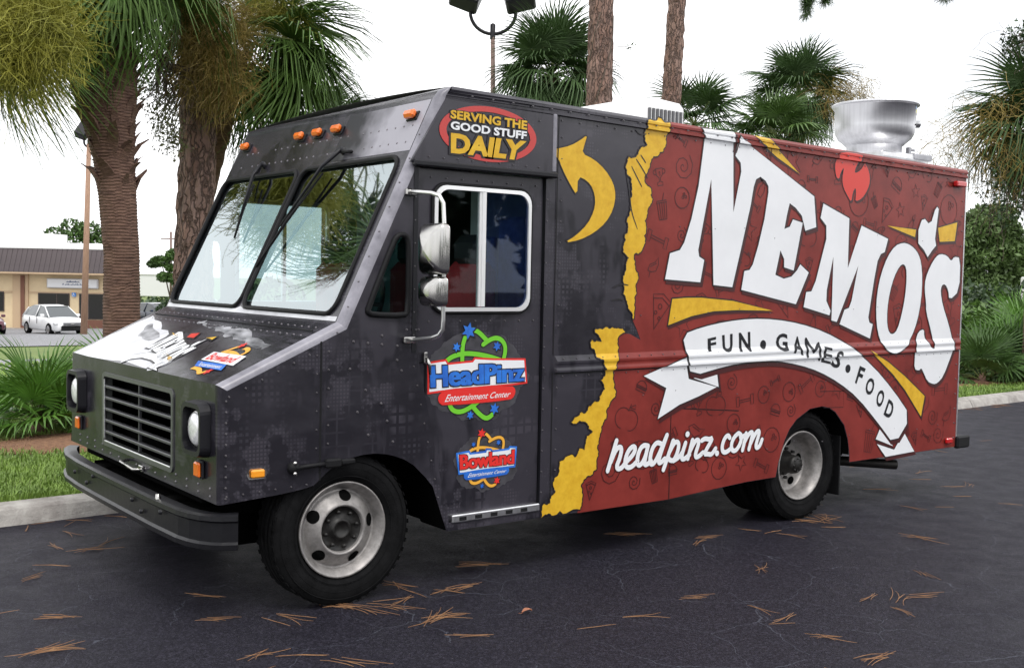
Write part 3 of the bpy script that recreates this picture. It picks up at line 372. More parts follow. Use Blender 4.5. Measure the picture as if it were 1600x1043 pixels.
# service road and far car park beyond the verge
def band(name, y0, y1, m, x0=-60, x1=90, dz=.02, n=30):
    xs = np.linspace(x0, x1, n); b = MB()
    def yy(x, y): return y-.15*(x-3)
    b.add([(x, yy(x,y0), gz(x, yy(x,y0))+dz) for x in xs]+[(x, yy(x,y1), gz(x, yy(x,y1))+dz) for x in xs], [(i, i+1, n+i+1, n+i) for i in range(n-1)])
    return b.build(name, m, kind='structure')
band('service_road', 21.4, 26.8, M_ASPH2, x1=60)
band('road_edge_strip', 20.9, 21.36, M_CONC, x1=60, dz=.03)
def farlot():
    b = MB(); xs = np.linspace(-60, 60, 25); ys = np.linspace(38, 100, 16)
    b.add([(x, y-.15*(x-3), gz(x, y-.15*(x-3))+.03) for y in ys for x in xs], [(j*25+i, j*25+i+1, (j+1)*25+i+1, (j+1)*25+i) for j in range(15) for i in range(24)])
    b.build('far_car_park', M_ASPH2, kind='structure')
farlot()
# mulch beds round the palmettos
def bed(cx, cy, rx, ry, n=26, seed=0):
    b = MB(); vs = [(cx, cy, gz(cx,cy)+.05)]; ring = []
    for q in (.55, 1):
        for k in range(n):
            t = 2*math.pi*k/n; w = q*(1+.18*noise.noise(Vector((math.cos(t)*1.5, math.sin(t)*1.5, seed))))
            x, y = cx+rx*w*math.cos(t), cy+ry*w*math.sin(t); vs.append((x, y, gz(x,y)+(.045 if q < 1 else .006)+.015*noise.noise(Vector((x*5,y*5,2)))))
    fs = [(0, 1+k, 1+(k+1) % n) for k in range(n)]+[(1+k, 1+n+k, 1+n+(k+1) % n, 1+(k+1) % n) for k in range(n)]
    b.add(vs, fs, smooth=True); b.build('mulch_bed', M_MULCH, kind='structure')
bed(1.2, 6.6, 1.75, 1.05, seed=1); bed(17.6, 5.9, 4.2, 1.15, seed=4)
# grass blades
M_BLADE = mat('grass_blade', (.20,.31,.05), .6, col2=(.10,.17,.03), vscale=2)
M_DRY = mat('dry_straw', (.34,.20,.10), .8, col2=(.20,.10,.05), vscale=6)
def blades(name, n, xr, yr, h, m, keep, w=.006, flat=0, kind='stuff'):
    x = RNG.uniform(*xr, n); y0 = RNG.uniform(0, 1, n)**1.4*(yr[1]-yr[0])+yr[0]; y = y0+np.array([kz(a) for a in x])
    k = np.array([keep(a, c) for a, c in zip(x, y)]); x, y = x[k], y[k]; n = len(x)
    z = np.array([gz(a, c) for a, c in zip(x, y)])
    a = RNG.uniform(0, 6.28, n); hh = h*RNG.uniform(.5, 1.3, n); l = RNG.uniform(.2, .9, n)*hh
    if flat: l = hh.copy(); hh = RNG.uniform(.02, .07, n)
    ux, uy = np.cos(a), np.sin(a); ww = w*(1+.12*np.maximum(0, y-5))
    v = np.empty((n, 5, 3))
    v[:,0] = np.stack([x-uy*ww, y+ux*ww, z-.01], 1); v[:,1] = np.stack([x+uy*ww, y-ux*ww, z-.01], 1)
    v[:,2] = np.stack([x+uy*ww*.7+ux*l*.35, y-ux*ww*.7+uy*l*.35, z+hh*.65], 1); v[:,3] = np.stack([x-uy*ww*.7+ux*l*.35, y+ux*ww*.7+uy*l*.35, z+hh*.65], 1)
    v[:,4] = np.stack([x+ux*l, y+uy*l, z+hh*(1 if not flat else .4)], 1)
    me = bpy.data.meshes.new(name); i = np.arange(n)*5
    f = [(q, q+1, q+2, q+3) for q in i]+[(q+3, q+2, q+4) for q in i]
    me.from_pydata(v.reshape(-1,3).tolist(), [], f); me.materials.append(m); o = bpy.data.objects.new(name, me); COL.objects.link(o); o['kind'] = kind; return o
inbed = lambda x, y, s=1: ((x-1.2)/(1.75*s))**2+((y-6.6)/(1.05*s))**2 < 1 or ((x-17.6)/(4.2*s))**2+((y-5.9)/(1.15*s))**2 < 1
blades('grass', 52000, (-3.2, 3.2), (.3, 8), .055, M_BLADE, lambda x, y: not inbed(x, y, .92))
blades('grass', 9000, (10.5, 20), (.3, 2.2), .055, M_BLADE, lambda x, y: not inbed(x, y, .92), w=.009)
blades('grass', 16000, (-3, 9), (7.5, 21), .09, M_BLADE, lambda x, y: not inbed(x, y), w=.012)
blades('pine_straw', 5000, (-.8, 3.2), (2, 5), .2, M_DRY, lambda x, y: inbed(x, y, 1.08), w=.0035, flat=1)
blades('pine_straw', 3000, (13, 21), (.3, 3.4), .22, M_DRY, lambda x, y: inbed(x, y, 1.05), w=.006, flat=1)
# ------------------------------------------------------------------ food truck
TR = thing('food_truck', 'charcoal and red wrapped step van food truck with big white lettering, parked on the asphalt', 'food truck', (2.7, 1.31, 0), world=True)
WB = 4.0188; XR = 6.109
H = lambda x: 2.925-.0125*(x-.6)
def WX(x): return float(np.interp(x, [-.75, -.06], [2.56, 2.66]))
belt = lambda x: 1.246+.007*(x-1.47)
def yprof(x, z):
    """outward swelling of the near side panel: belt rib and roof rail"""
    y = 0
    if x > 1.455:
        w = min(1, (x-1.455)/.012); y += w*float(np.interp(z-belt(x), [-.004, 0, .012, .03, .042, .058, .07, .105], [0, -.016, -.016, -.011, -.011, -.016, -.016, 0]))
    if x > .6:
        w = min(1, (x-.6)/.03); y += w*float(np.interp(z-(H(x)-.072), [-.004, 0, .018, .022, .032, .036, .052, .072], [0, -.02, -.02, -.013, -.013, -.02, -.02, -.004]))
    return y
CUTS = [(belt(0)+d, .007) for d in (-.004, 0, .012, .03, .042, .058, .07, .105)]+[(H(0)-.072+d, -.0125) for d in (-.004, 0, .018, .022, .032, .036, .052)]
def sheet(name, outer, mats, parent, layer=0, holes=(), label=None, flip=False, prof=True, kind=None, ybase=0., back=False):
    pts, tri = tess(outer, holes); bm = bmesh.new()
    vs = [bm.verts.new((p[0], 0, p[1])) for p in pts]
    for t in tri:
        try: bm.faces.new([vs[i] for i in t])
        except ValueError: pass
    if prof:
        zs = [p[1] for p in pts]; x0, x1 = min(p[0] for p in pts), max(p[0] for p in pts)
        for a, s in CUTS:
            if min(zs)-.01 < max(a+s*x0, a+s*x1) and max(zs)+.01 > min(a+s*x0, a+s*x1):
                bmesh.ops.bisect_plane(bm, geom=bm.verts[:]+bm.edges[:]+bm.faces[:], plane_co=(0,0,a), plane_no=(-s,0,1), dist=1e-5)
        if x0 < 1.46 < x1:
            for xc in (1.455, 1.467): bmesh.ops.bisect_plane(bm, geom=bm.verts[:]+bm.edges[:]+bm.faces[:], plane_co=(xc,0,0), plane_no=(1,0,0), dist=1e-5)
    for v in bm.verts: v.co.y = ybase+(yprof(v.co.x, v.co.z) if prof else 0)-layer*.0012
    bm.normal_update()
    for f in bm.faces:
        if f.normal.y > 0: f.normal_flip()
    me = bpy.data.meshes.new(name); bm.to_mesh(me); bm.free()
    for m in (mats if isinstance(mats, list) else [mats]): me.materials.append(m)
    return link(name, me, parent, label, kind)
# rounded nose / pillar edge path (x,z) with radius
EP = [(-.75,.65,.02),(-.75,1.262,.045),(-.06,1.575,.05),(.545,2.853,.05),(.575,2.898,.04),(.64,2.9245,.0)]
def mitre(i):
    n = []
    for a, b in ((i-1, i), (i, i+1)):
        if a < 0 or b >= len(EP): continue
        d = Vector((EP[b][0]-EP[a][0], EP[b][1]-EP[a][1])).normalized(); n.append(Vector((d.y, -d.x)))
    m = n[0] if len(n) == 1 else (n[0]+n[1])/(1+n[0].dot(n[1])); return m
MI = [mitre(i) for i in range(len(EP))]
INS = [(p[0]+m.x*p[2], p[1]+m.y*p[2]) for p, m in zip(EP, MI)]
def corner(name, i0, i1, m, n=6):
    b = MB(); vs = []
    for i in range(i0, i1+1):
        x, z, r = EP[i]; m_ = MI[i]
        for k in range(n+1):
            t = math.pi/2*k/n; q = r*(1-math.sin(t)); vs.append((x+m_.x*q, r-r*math.cos(t), z+m_.y*q))
    n1 = n+1; L = i1-i0+1
    fs = [(j*n1+k, j*n1+k+1, (j+1)*n1+k+1, (j+1)*n1+k) for j in range(L-1) for k in range(n)]
    b.add(vs, fs, smooth=True); b.build(name, m, TR); b = MB()
    b.add([(v[0], WX(v[0])-v[1], v[2]) for v in vs], [f[::-1] for f in fs], smooth=True)
    return b.build(name, m, TR)
# seam on the hood line: x = -.175
def on_hood(x): return INS[1][1]+(x-INS[1][0])*(INS[2][1]-INS[1][1])/(INS[2][0]-INS[1][0])
AF = ART['archf']; AR = ART['archr']
sheet('nose_side', [INS[0], (-.40,.672), (-.27,.687), (-.21,.70), (-.179,.725), (-.179, on_hood(-.179)), INS[1]], M_BLACK, TR)
door_hole = [(.43,1.42),(.43,2.455),(1.357,2.455),(1.357,.39),(.672,.39)]
outline = [(-.171, .732)]+AF[1:]+[(.655,.347),(.66,.34),(1.371,.338),(2.496,.33),(3.30,.372),(3.62,.376)]+AR+[(4.556,.41),(XR,.415),(XR,H(XR))]+[(.64,2.9245)]+[INS[4],INS[3],INS[2]]+[(-.171, on_hood(-.171))]
sheet('body_side', outline, M_BLACK, TR, holes=[door_hole, ART['qglass']])
# reveal of the door opening and of the quarter window
def reveal(name, loop, y0, y1, m, parent=TR):
    b = MB(); n = len(loop)
    b.add([(x,y0,z) for x,z in loop]+[(x,y1,z) for x,z in loop], [(i,(i+1)%n,n+(i+1)%n,n+i) for i in range(n)]); return b.build(name, m, parent)
reveal('door_jamb', door_hole, 0, .05, M_BPL)
# red printed wrap
red = ART['red_edge']
red_out = [(2.26, H(2.2)-.0005)]+red[1:]
redpoly = [(red[0][0], H(red[0][0])-.0006)]+red[1:]+[(red[-1][0]-.005,.3325),(2.494,.3325),(3.30,.3745),(3.62,.3785)]+[(x*1.0-.004 if x < 4.1 else x+.004, z+.003) for x, z in AR]+[(4.56,.413),(XR-.003,.418),(XR-.003,H(XR)-.0006)]
sheet('red_wrap', redpoly, M_RED, TR, 1)
# access door hung on the lower panel
acc = [(2.505,.322),(2.505,.955),(3.34,.925),(3.34,.318)]
def roughen(P, amp, it=2, seed=0):
    for q in range(it):
        Q = []
        for i in range(len(P)):
            a, b = Vector(P[i]), Vector(P[(i+1) % len(P)]); d = b-a; nrm = Vector((-d.y, d.x)).normalized() if d.length > 1e-6 else Vector((0,0))
            Q += [tuple(a), tuple((a+b)/2+nrm*min(amp, d.length*.22)*random.uniform(-1,1))]
        P = Q; amp *= .7
    return P
def offset_poly(P, d):
    n = len(P); A = sum(P[i][0]*P[(i+1)%n][1]-P[(i+1)%n][0]*P[i][1] for i in range(n)); s = 1 if A > 0 else -1; Q = []
    for i in range(n):
        a, p, c = Vector(P[i-1]), Vector(P[i]), Vector(P[(i+1)%n]); u = (p-a).normalized(); v = (c-p).normalized()
        n1 = Vector((u.y,-u.x))*s; n2 = Vector((v.y,-v.x))*s; k = 1+n1.dot(n2); m = (n1+n2)/k if k > .35 else (n1+n2)*1.4
        Q.append(tuple(p+m*d))
    return Q
def clampH(P): return [(x, min(z, H(x)-.0005)) for x, z in P]
def shadow(P, dx, dz): return [(x+dx, z+dz) for x, z in P]
def decal(name, P, m, layer, parent=TR, holes=(), ink=.010, sh=None, inkm=None, prof=True, ybase=0., label=None):
    P = clampH(P); holes = [clampH(h) for h in holes]
    if sh: sheet('drop_shadow', clampH(shadow(offset_poly(P, ink), *sh)), M_DINK, parent, layer-1, prof=prof, ybase=ybase)
    o = sheet(name, P, m, parent, layer, holes, prof=prof, ybase=ybase, label=label)
    if ink: sheet('ink_outline', clampH(offset_poly(P, ink)), inkm or M_INK, parent, layer-.5, [offset_poly(h, -ink) for h in holes], prof=prof, ybase=ybase)
    return o
def ribbon(name, polys, m, w, layer, parent, prof=True, ybase=0., closed=False, taper=False, kind=None):
    b = MB()
    for ip, P in enumerate(polys):
        P = [Vector(p) for p in P]; n = len(P)
        vs = []
        for i, p in enumerate(P):
            a = P[i-1] if (i or closed) else P[0]; c = P[(i+1)%n] if (i < n-1 or closed) else P[-1]; d = (c-a).normalized() if (c-a).length > 1e-9 else Vector((1,0)); nr = Vector((-d.y, d.x))
            ww = w*(math.sin(math.pi*min(1,max(0,(i+.4)/n)))**.5 if taper else 1)/2
            for s in (1,-1):
                q = p+nr*ww*s; vs.append((q.x, ybase+(yprof(q.x,q.y) if prof else 0)-layer*.0012-(ip%24)*.00005-i*.000004, q.y))
        fs = [(2*i, 2*((i+1)%n), 2*((i+1)%n)+1, 2*i+1) for i in range(n if closed else n-1)]
        b.add(vs, fs)
        if not closed and not taper:
            for p in (P[0], P[-1]):
                k = 8; c0 = [(p.x+w/2*math.cos(2*math.pi*q/k), p.y+w/2*math.sin(2*math.pi*q/k)) for q in range(k)]
                b.add([(x, ybase+(yprof(x,z) if prof else 0)-layer*.0012-(ip%24)*.00005-(.00035 if p is P[0] else .0005), z) for x, z in c0], [tuple(range(k))])
    return b.build(name, m, parent, kind=kind)
# torn edge
t1 = roughen(clampH(ART['torn1']), .03, 3); t2 = roughen(ART['torn2'], .034, 3)
for t_ in (t1, t2): sheet('torn_edge', t_, M_YEL, TR, 3.2); ribbon('torn_outline', [t_], M_INK, .008, 3.6, TR, closed=True)
# ink scratches across the yellow
def scr(P): return [P]
ribbon('ink_scratch', [smoothed(p, False) for p in ([(2.03,2.52),(2.06,2.40),(2.08,2.28),(2.14,2.17)],[(2.07,2.58),(2.13,2.50),(2.17,2.45)],[(2.11,2.63),(2.17,2.57),(2.22,2.51)],[(2.15,2.66),(2.2,2.61)],[(1.93,1.78),(2.0,1.81),(2.07,1.80)],[(1.92,1.70),(1.99,1.71),(2.03,1.70)],[(2.1,2.82),(2.14,2.79),(2.2,2.80)])], M_INK, .010, 4, TR, taper=True, kind='stuff')
# doodles printed tone on tone on the red
def inside(p, P):
    c = False; n = len(P)
    for i in range(n):
        a, b = P[i], P[i-1]
        if (a[1] > p[1]) != (b[1] > p[1]) and p[0] < (b[0]-a[0])*(p[1]-a[1])/(b[1]-a[1])+a[0]: c = not c
    return c
def circ(x, y, r, n=14, a0=0, a1=360): return [(x+r*math.cos(R(a0+(a1-a0)*k/n)), y+r*math.sin(R(a0+(a1-a0)*k/n))) for k in range(n+1)]
DOOD = [
 [circ(0,0,1), circ(.25,.35,.13,8), circ(.5,.1,.13,8), circ(.1,.05,.13,8)],
 [circ(-.3,0,.6,10,60,270), circ(.3,0,.6,10,-90,120), [(0,.5),(.1,.9)], [(.1,.75),(.45,.95),(.5,.7),(.1,.7)]],
 [[(-.5,.9),(-.45,.2),(-.1,-.1),(-.1,-.5),(-.4,-.6),(-.4,-.9),(.4,-.9),(.4,-.6),(.1,-.5),(.1,-.1),(.45,.2),(.5,.9),(-.5,.9)], circ(-.65,.55,.25,8,60,300), circ(.65,.55,.25,8,-120,120), [(-.05,.5),(.08,.6),(.08,.15)]],
 [[(-.9,.35),(-.9,-.35),(-.6,-.35),(-.6,.35),(-.9,.35)],[(.9,.35),(.9,-.35),(.6,-.35),(.6,.35),(.9,.35)],[(-.6,.08),(.6,.08)],[(-.6,-.08),(.6,-.08)]],
 [[(0,-1),(-.7,.7),(0,.95),(.7,.7),(0,-1)],[(-.62,.5),(0,.72),(.62,.5)],circ(0,.25,.14,8),circ(-.2,-.15,.1,8),circ(.15,-.35,.09,8)],
 [[(-.25,-1),(-.35,-.3),(-.15,.25),(-.2,.6),(0,.95),(.2,.6),(.15,.25),(.35,-.3),(.25,-1),(-.25,-1)],[(-.16,.3),(.16,.3)],[(-.17,.42),(.17,.42)]],
 [[(math.cos(R(90+36*k))*(1 if k%2==0 else .42), math.sin(R(90+36*k))*(1 if k%2==0 else .42)) for k in range(11)]],
 [[(-.8,.1),(-.4,.5),(.3,.45),(.8,.7),(.6,.1),(.1,-.3),(-.4,-.2),(-.8,.1)],[(-.4,.3),(.4,.3)],[(-.6,-.1),(-.9,-.5)]],
 [[(.05*k*math.cos(.7*k), .05*k*math.sin(.7*k)) for k in range(20)]],
 [[(-.7,-.5),(.7,-.5),(.7,-.25),(-.7,-.25),(-.7,-.5)],[(-.7,-.15),(.7,-.15)],circ(0,-.1,.7,12,0,180),[(-.75,.0),(.75,.0)]],
 [[(-.4,-.9),(-.5,.4),(.5,.4),(.4,-.9),(-.4,-.9)],[(-.55,.4),(.55,.4),(.5,.55),(-.5,.55),(-.55,.4)],[(.1,.55),(.3,1.1)],[(-.2,-.9),(-.25,.4)],[(.2,-.9),(.25,.4)],[(0,-.9),(0,.4)]],
]
dl = []; placed = []
for _ in range(9000):
    x, z = random.uniform(1.75, 6.0), random.uniform(.45, 2.8); s = random.uniform(.06, .135)
    if len(placed) > 230: break
    if any((x-a)**2+(z-b_)**2 < (s+c)**2*1.05 for a, b_, c in placed): continue
    if not all(inside((x+dx*s, z+dz*s), redpoly) for dx in (-1,0,1) for dz in (-1,0,1)): continue
    if abs(z-1.3) < .1+s: continue
    placed.append((x, z, s)); a = random.uniform(-.6,.6); ca, sa = math.cos(a), math.sin(a)
    for L in random.choice(DOOD): dl.append([(x+s*(p*ca-q*sa), z+s*(p*sa+q*ca)) for p, q in L])
ribbon('doodle_print', dl, M_DINK, .0065, 1.9, TR, kind='stuff')
# big lettering, shards and banner
SHD = (.018, -.022)
for k in 'NEM': decal('painted_letter', ART[k], M_WHITE, 5, sh=SHD)
decal('painted_letter', smoothed(ART['O'], it=1), M_WHITE, 5, holes=[smoothed(ART['Oi'], it=1)])
decal('painted_letter', smoothed(ART['S'], it=1), M_WHITE, 5, sh=SHD); decal('painted_apostrophe', ART['apo'], M_WHITE, 5, sh=SHD)
for k in ('y1','y2','y3','y4','y5'): decal('yellow_shard', ART[k], M_YEL, 3.6, sh=(.012,-.016))
decal('painted_flame', smoothed(ART['flame'], it=1), M_FLAME, 3.6, ink=.008, sh=(.01,-.012))
for k, l in (('tailL', 5), ('tailR', 5), ('foldL', 5.1), ('foldR', 5.1)): decal('banner_tail', ART[k], M_WHITE, l, sh=(.02,-.025))
decal('banner', smoothed(ART['banner'], it=1), M_WHITE, 6.6, sh=(.016,-.03))
# text from the built-in font, set into quads
def text_mesh(s, off=0., shear=0.):
    c = bpy.data.curves.new('txt', 'FONT'); c.body = s; c.offset = off; c.shear = shear; c.resolution_u = 3; c.fill_mode = 'FRONT'
    o = bpy.data.objects.new('txt', c); COL.objects.link(o); dg = bpy.context.evaluated_depsgraph_get(); dg.update()
    me = bpy.data.meshes.new_from_object(o.evaluated_get(dg)); vs = [tuple(v.co[:2]) for v in me.vertices]; fs = [tuple(p.vertices) for p in me.polygons]
    bpy.data.objects.remove(o); bpy.data.curves.remove(c); bpy.data.meshes.remove(me); return vs, fs
def text_quad(name, s, quad, m, layer, parent, off=0., extra=0., shear=0., prof=True, ybase=0., put=None):
    v0, _ = text_mesh(s, off, shear); xs = [v[0] for v in v0]; ys = [v[1] for v in v0]; x0, x1, y0, y1 = min(xs), max(xs), min(ys), max(ys)
    vs, fs = text_mesh(s, off+extra, shear); bl, br, tr, tl = [Vector(q) for q in quad]; out = []
    for x, y in vs:
        u, w = (x-x0)/(x1-x0), (y-y0)/(y1-y0); p = bl*(1-u)*(1-w)+br*u*(1-w)+tr*u*w+tl*(1-u)*w
        out.append(put(p.x, p.y, layer) if put else (p.x, ybase+(yprof(p.x,p.y) if prof else 0)-layer*.0012, p.y))
    b = MB(); b.add(out, fs)
    if prof and not put:
        bm = bmesh.new(); V = [bm.verts.new((x, 0, z)) for x, _, z in out]
        for f in fs:
            try: bm.faces.new([V[i] for i in f])
            except ValueError: pass
        zs = [p[2] for p in out]
        for a_, s_ in CUTS:
            if min(zs)-.05 < a_+s_*out[0][0] < max(zs)+.05: bmesh.ops.bisect_plane(bm, geom=bm.verts[:]+bm.edges[:]+bm.faces[:], plane_co=(0,0,a_), plane_no=(-s_,0,1), dist=1e-5)
        for v in bm.verts: v.co.y = yprof(v.co.x, v.co.z)-layer*.0012
        bm.verts.index_update(); b = MB(); b.add([v.co.copy() for v in bm.verts], [[v.index for v in f.verts] for f in bm.faces]); bm.free()
    return b.build(name, m, parent)
def bold_text(name, s_, quad, m, layer, parent, d, off=.0, dz=0, **k):
    # heavier lettering: the same word laid a hair to either side, each a shade prouder
    for i, (dx, dy) in enumerate([(-d,0),(d,0),(0,0)]+([(0,dz),(0,-dz),(-d,dz),(d,-dz),(d,dz),(-d,-dz)] if dz else [])):
        text_quad(name, s_, [(x+dx, z+dy) for x, z in quad], m, layer+.12*i, parent, off=off, **k)
for ch, q in TEXT['fun']:
    if ch == 'M':
        bl, br, tr, tl = [Vector(p) for p in q]; mp_ = [bl, tl, (bl+br)/2*.62+(tl+tr)/2*.38, tr, br]; ribbon('banner_letter', [[tuple(a.lerp(c, k/14)) for k in range(15)] for a, c in zip(mp_, mp_[1:])], M_BPL, .027, 8.4, TR); continue
    text_quad('banner_letter', ch, q, M_BPL, 7.9, TR, off=.012 if ch in 'ME' else .03)
for x, z in ART['fundots']: sheet('banner_dot', circ(x, z, .034)[:-1], M_BPL, TR, 7.6)
def script(layer, w, m, name):
    P = [smoothed(ART[k], False, 2) for k in ART if k.startswith('hp_') and k != 'hp_dots']
    ribbon(name, P, m, w, layer, TR)
    for x, z in ART['hp_dots']: sheet(name, circ(x, z, w*.62)[:-1], m, TR, layer+1.2)
script(5.6, .034, M_WHITE, 'painted_script'); script(3.6, .048, M_DINK, 'script_outline')
# slogan oval
A_ = ART['ovalpts']; ocx, ocz = (A_[0][0]+A_[2][0])/2, (A_[1][1]+A_[3][1])/2; orx, orz = (A_[2][0]-A_[0][0])/2, (A_[1][1]-A_[3][1])/2
sheet('slogan_oval', [(ocx+orx*math.cos(R(6*k)), ocz+orz*math.sin(R(6*k))) for k in range(60)], M_ORED, TR, 2, [[(ocx+orx*.86*math.cos(R(6*k)), ocz+orz*.80*math.sin(R(6*k))) for k in range(60)]], prof=False, ybase=-.02)
for (s, q), m in zip(TEXT['serving'], (M_YEL, M_WHITE, M_YEL)):
    o_ = .035 if s != 'DAILY' else .05
    text_quad('slogan_outline', s, q, M_INK, 3, TR, off=o_, extra=.075, prof=False, ybase=-.02); text_quad('slogan_text', s, q, m, 4, TR, off=o_, prof=False, ybase=-.02)
decal('painted_arrow', smoothed(ART['arrow'], it=1), M_YEL, 3, ink=.008)
# raised header over the door with drip lip, and pillar strips
b = MB()
hd = [(.36,2.47),(.595,2.845),(1.395,2.838),(1.395,2.47)]
b.add([(x,-.018,z) for x,z in hd]+[(x,0,z) for x,z in hd], [(0,1,2,3),(0,4,5,1),(1,5,6,2),(2,6,7,3),(3,7,4,0)]); b.build('door_header', M_BLACK, TR)
b = MB(); b.bbox((.375,-.045,2.452),(1.42,.0,2.486), .008); b.build('drip_lip', M_BPL, TR)
b = MB(); b.bbox((1.388,-.026,2.488),(1.418,-.0,2.845), .006); b.build('pillar_strip', M_PALE_EDGE, TR)
b = MB(); b.bbox((.395,-.006,1.40),(.425,.0,2.45), .002); b.build('door_guide', M_BPL, TR)
# panel gaps
def gap(P, w=.008, layer=2.2): return ribbon('panel_gap', [P], M_RUB, w, layer, TR, taper=False)
gap([(-.175,.728),(-.175,on_hood(-.175))], .012, .4)
for P in ([(2.505,.33),(2.505,.955)], [(2.52,.962),(3.2,.905)], [(1.44,.35),(1.44,1.244)], [(1.44,1.36),(1.44,2.84)], [(1.46,1.238),(6.1,1.27)]): gap(P, .007, 2.2)
gap([(4.15,1.0),(4.45,.99),(4.45,.86),(4.2,.87)], .005, 2.2)
# corner strips
corner('nose_corner', 0, 1, M_BLACK); corner('hood_edge', 1, 2, M_PALE_EDGE); corner('pillar_edge', 2, 5, M_PALE_EDGE)  # hood and pillar edges carry the sky's reflection as a paler colour
# ---- sliding cab door
door = sheet('sliding_door', [(.438,1.422),(.438,2.449),(1.349,2.449),(1.349,.396),(.678,.396)], M_BLACK, TR, prof=False, ybase=.022, holes=[rrect(.548,1.640,1.240,2.352,.075)])
b = MB()
for lp, wd, dp in ((rrect(.540,1.632,1.248,2.360,.083), .022, .028),):
    n = len(lp); inn = [(x+(.894-x)*.062, z+(1.996-z)*.062) for x, z in lp]
    b.add([(x,.0,z) for x,z in lp]+[(x,-.002,z) for x,z in inn]+[(x,.022,z) for x,z in lp]+[(x,.030,z) for x,z in inn], [(i,(i+1)%n,n+(i+1)%n,n+i) for i in range(n)]+[(i,2*n+i,2*n+(i+1)%n,(i+1)%n) for i in range(n)]+[(n+i,n+(i+1)%n,3*n+(i+1)%n,3*n+i) for i in range(n)])
b.box((.876,-.004,1.66),(.902,.028,2.335)); b.box((.86,.004,1.66),(.876,.03,2.335))
b.build('window_frame', mat('brushed_frame', (.80,.80,.80), .35, .35), door)
b = MB(); b.tube([(x,.012,z) for x, z in rrect(.532,1.624,1.256,2.368,.09)], .010, 6, closed=True); b.build('window_seal', M_RUB, door)
b = MB(); b.box((.556,.016,1.65),(.874,.020,2.34)); b.build('window_pane', M_SIDEG, door)
b = MB(); b.box((.890,.010,1.65),(1.232,.014,2.34)); b.build('window_pane', M_SIDEB, door)
# latch
b = MB(); b.bbox((.478,-.012,1.335),(.502,.018,1.40),.005); b.tube([(.49,-.014,1.37),(.50,-.03,1.33),(.512,-.02,1.27)],[.010,.012,.007],6); b.build('door_latch', M_CHR, door)
b = MB(); b.tube([(x,.016,z) for x, z in rrect(.452,1.14,.505,1.345,.025)], .005, 5, closed=True); b.build('latch_recess', M_RUB, door)
# step well under the door
b = MB(); b.bbox((.69,-.012,.385),(1.352,.05,.432), .006); b.build('door_step', M_ALU, TR)
b = MB()
for k in range(5): b.box((.74+.115*k, -.0145, .395),(.79+.115*k, -.010, .418))
b.split('step_slot', M_RUB, TR)
# ---- badges on the door
def star(x, z, r, n=6): return [(x+r*(1 if k%2==0 else .5)*math.cos(R(80+180*k/n)), z+r*(1 if k%2==0 else .5)*math.sin(R(80+180*k/n))) for k in range(2*n)]
def badge(g, st, back, pill, word, ent, halo, w, ringm, starm, backm, wordm, pillm, rimm, kst):
    kw = dict(prof=False, ybase=.022)
    sheet('badge_halo', roughen(smoothed(halo, it=1), .03, 2), M_HALO, door, 1, **kw)
    L = [smoothed(ART[k], False) for k in g]
    ribbon('ring_outline', L, M_INK, w*1.5, 2, door, **kw); ribbon('badge_ring', L, ringm, w, 2.8, door, **kw)
    for (x, z), r, m in zip(st, kst, starm):
        sheet('star_outline', star(x+.004, z-.005, r*1.2), M_INK, door, 3.4, **kw); sheet('badge_star', star(x, z, r), m, door, 4, **kw)
    decal('badge_plate', back, M_WHITE, 5.4, door, ink=.012, inkm=rimm, **kw)
    decal('badge_pill', smoothed(pill, it=1), pillm, 6.2, door, ink=.003, inkm=pillm, **kw)
    for s, q in word: bold_text('badge_outline', s, q, M_INK, 6.3, door, w*.42, .02, w*.24, prof=False, ybase=.022); bold_text('badge_word', s, q, wordm, 7.6, door, w*.22, .02, prof=False, ybase=.022)
    for s, q in ent: text_quad('badge_script', s, q, M_WHITE, 7.4, door, off=.006, shear=.35, prof=False, ybase=.022)
badge(('g1','g2','g3','g4','g5'), ART['gst'], ART['hpback'], ART['pill'], TEXT['hpz'], TEXT['ent'], ART['halo'], .028, M_GRN, [M_BLU]*5, M_WHITE, M_BLU, M_LRED, M_LRED, (.052,.030,.032,.038,.028))
badge(('b1','b2','b3','b4','b5'), ART['bst'], ART['bwback'], ART['pill2'], TEXT['bow'], TEXT['ent2'], ART['halo2'], .018, M_ORG, [M_LRED,M_BLU,M_BLU,M_LRED,M_BLU], M_WHITE, M_LRED, M_BLU, M_BLU, (.032,.017,.019,.026,.017))
# ---- quarter window
b = MB(); b.tube([(x,-.004,z) for x, z in smoothed(ART['qglass'], it=1)], .017, 8, closed=True); b.build('quarter_seal', M_RUB, TR)
pts, tri = tess(ART['qglass']); b = MB(); b.add([(x,.012,z) for x,z in pts]+[(x,.016,z) for x,z in pts], [tuple(t) for t in tri]+[tuple(i+len(pts) for i in t[::-1]) for t in tri]); b.build('quarter_window', M_QG, TR)
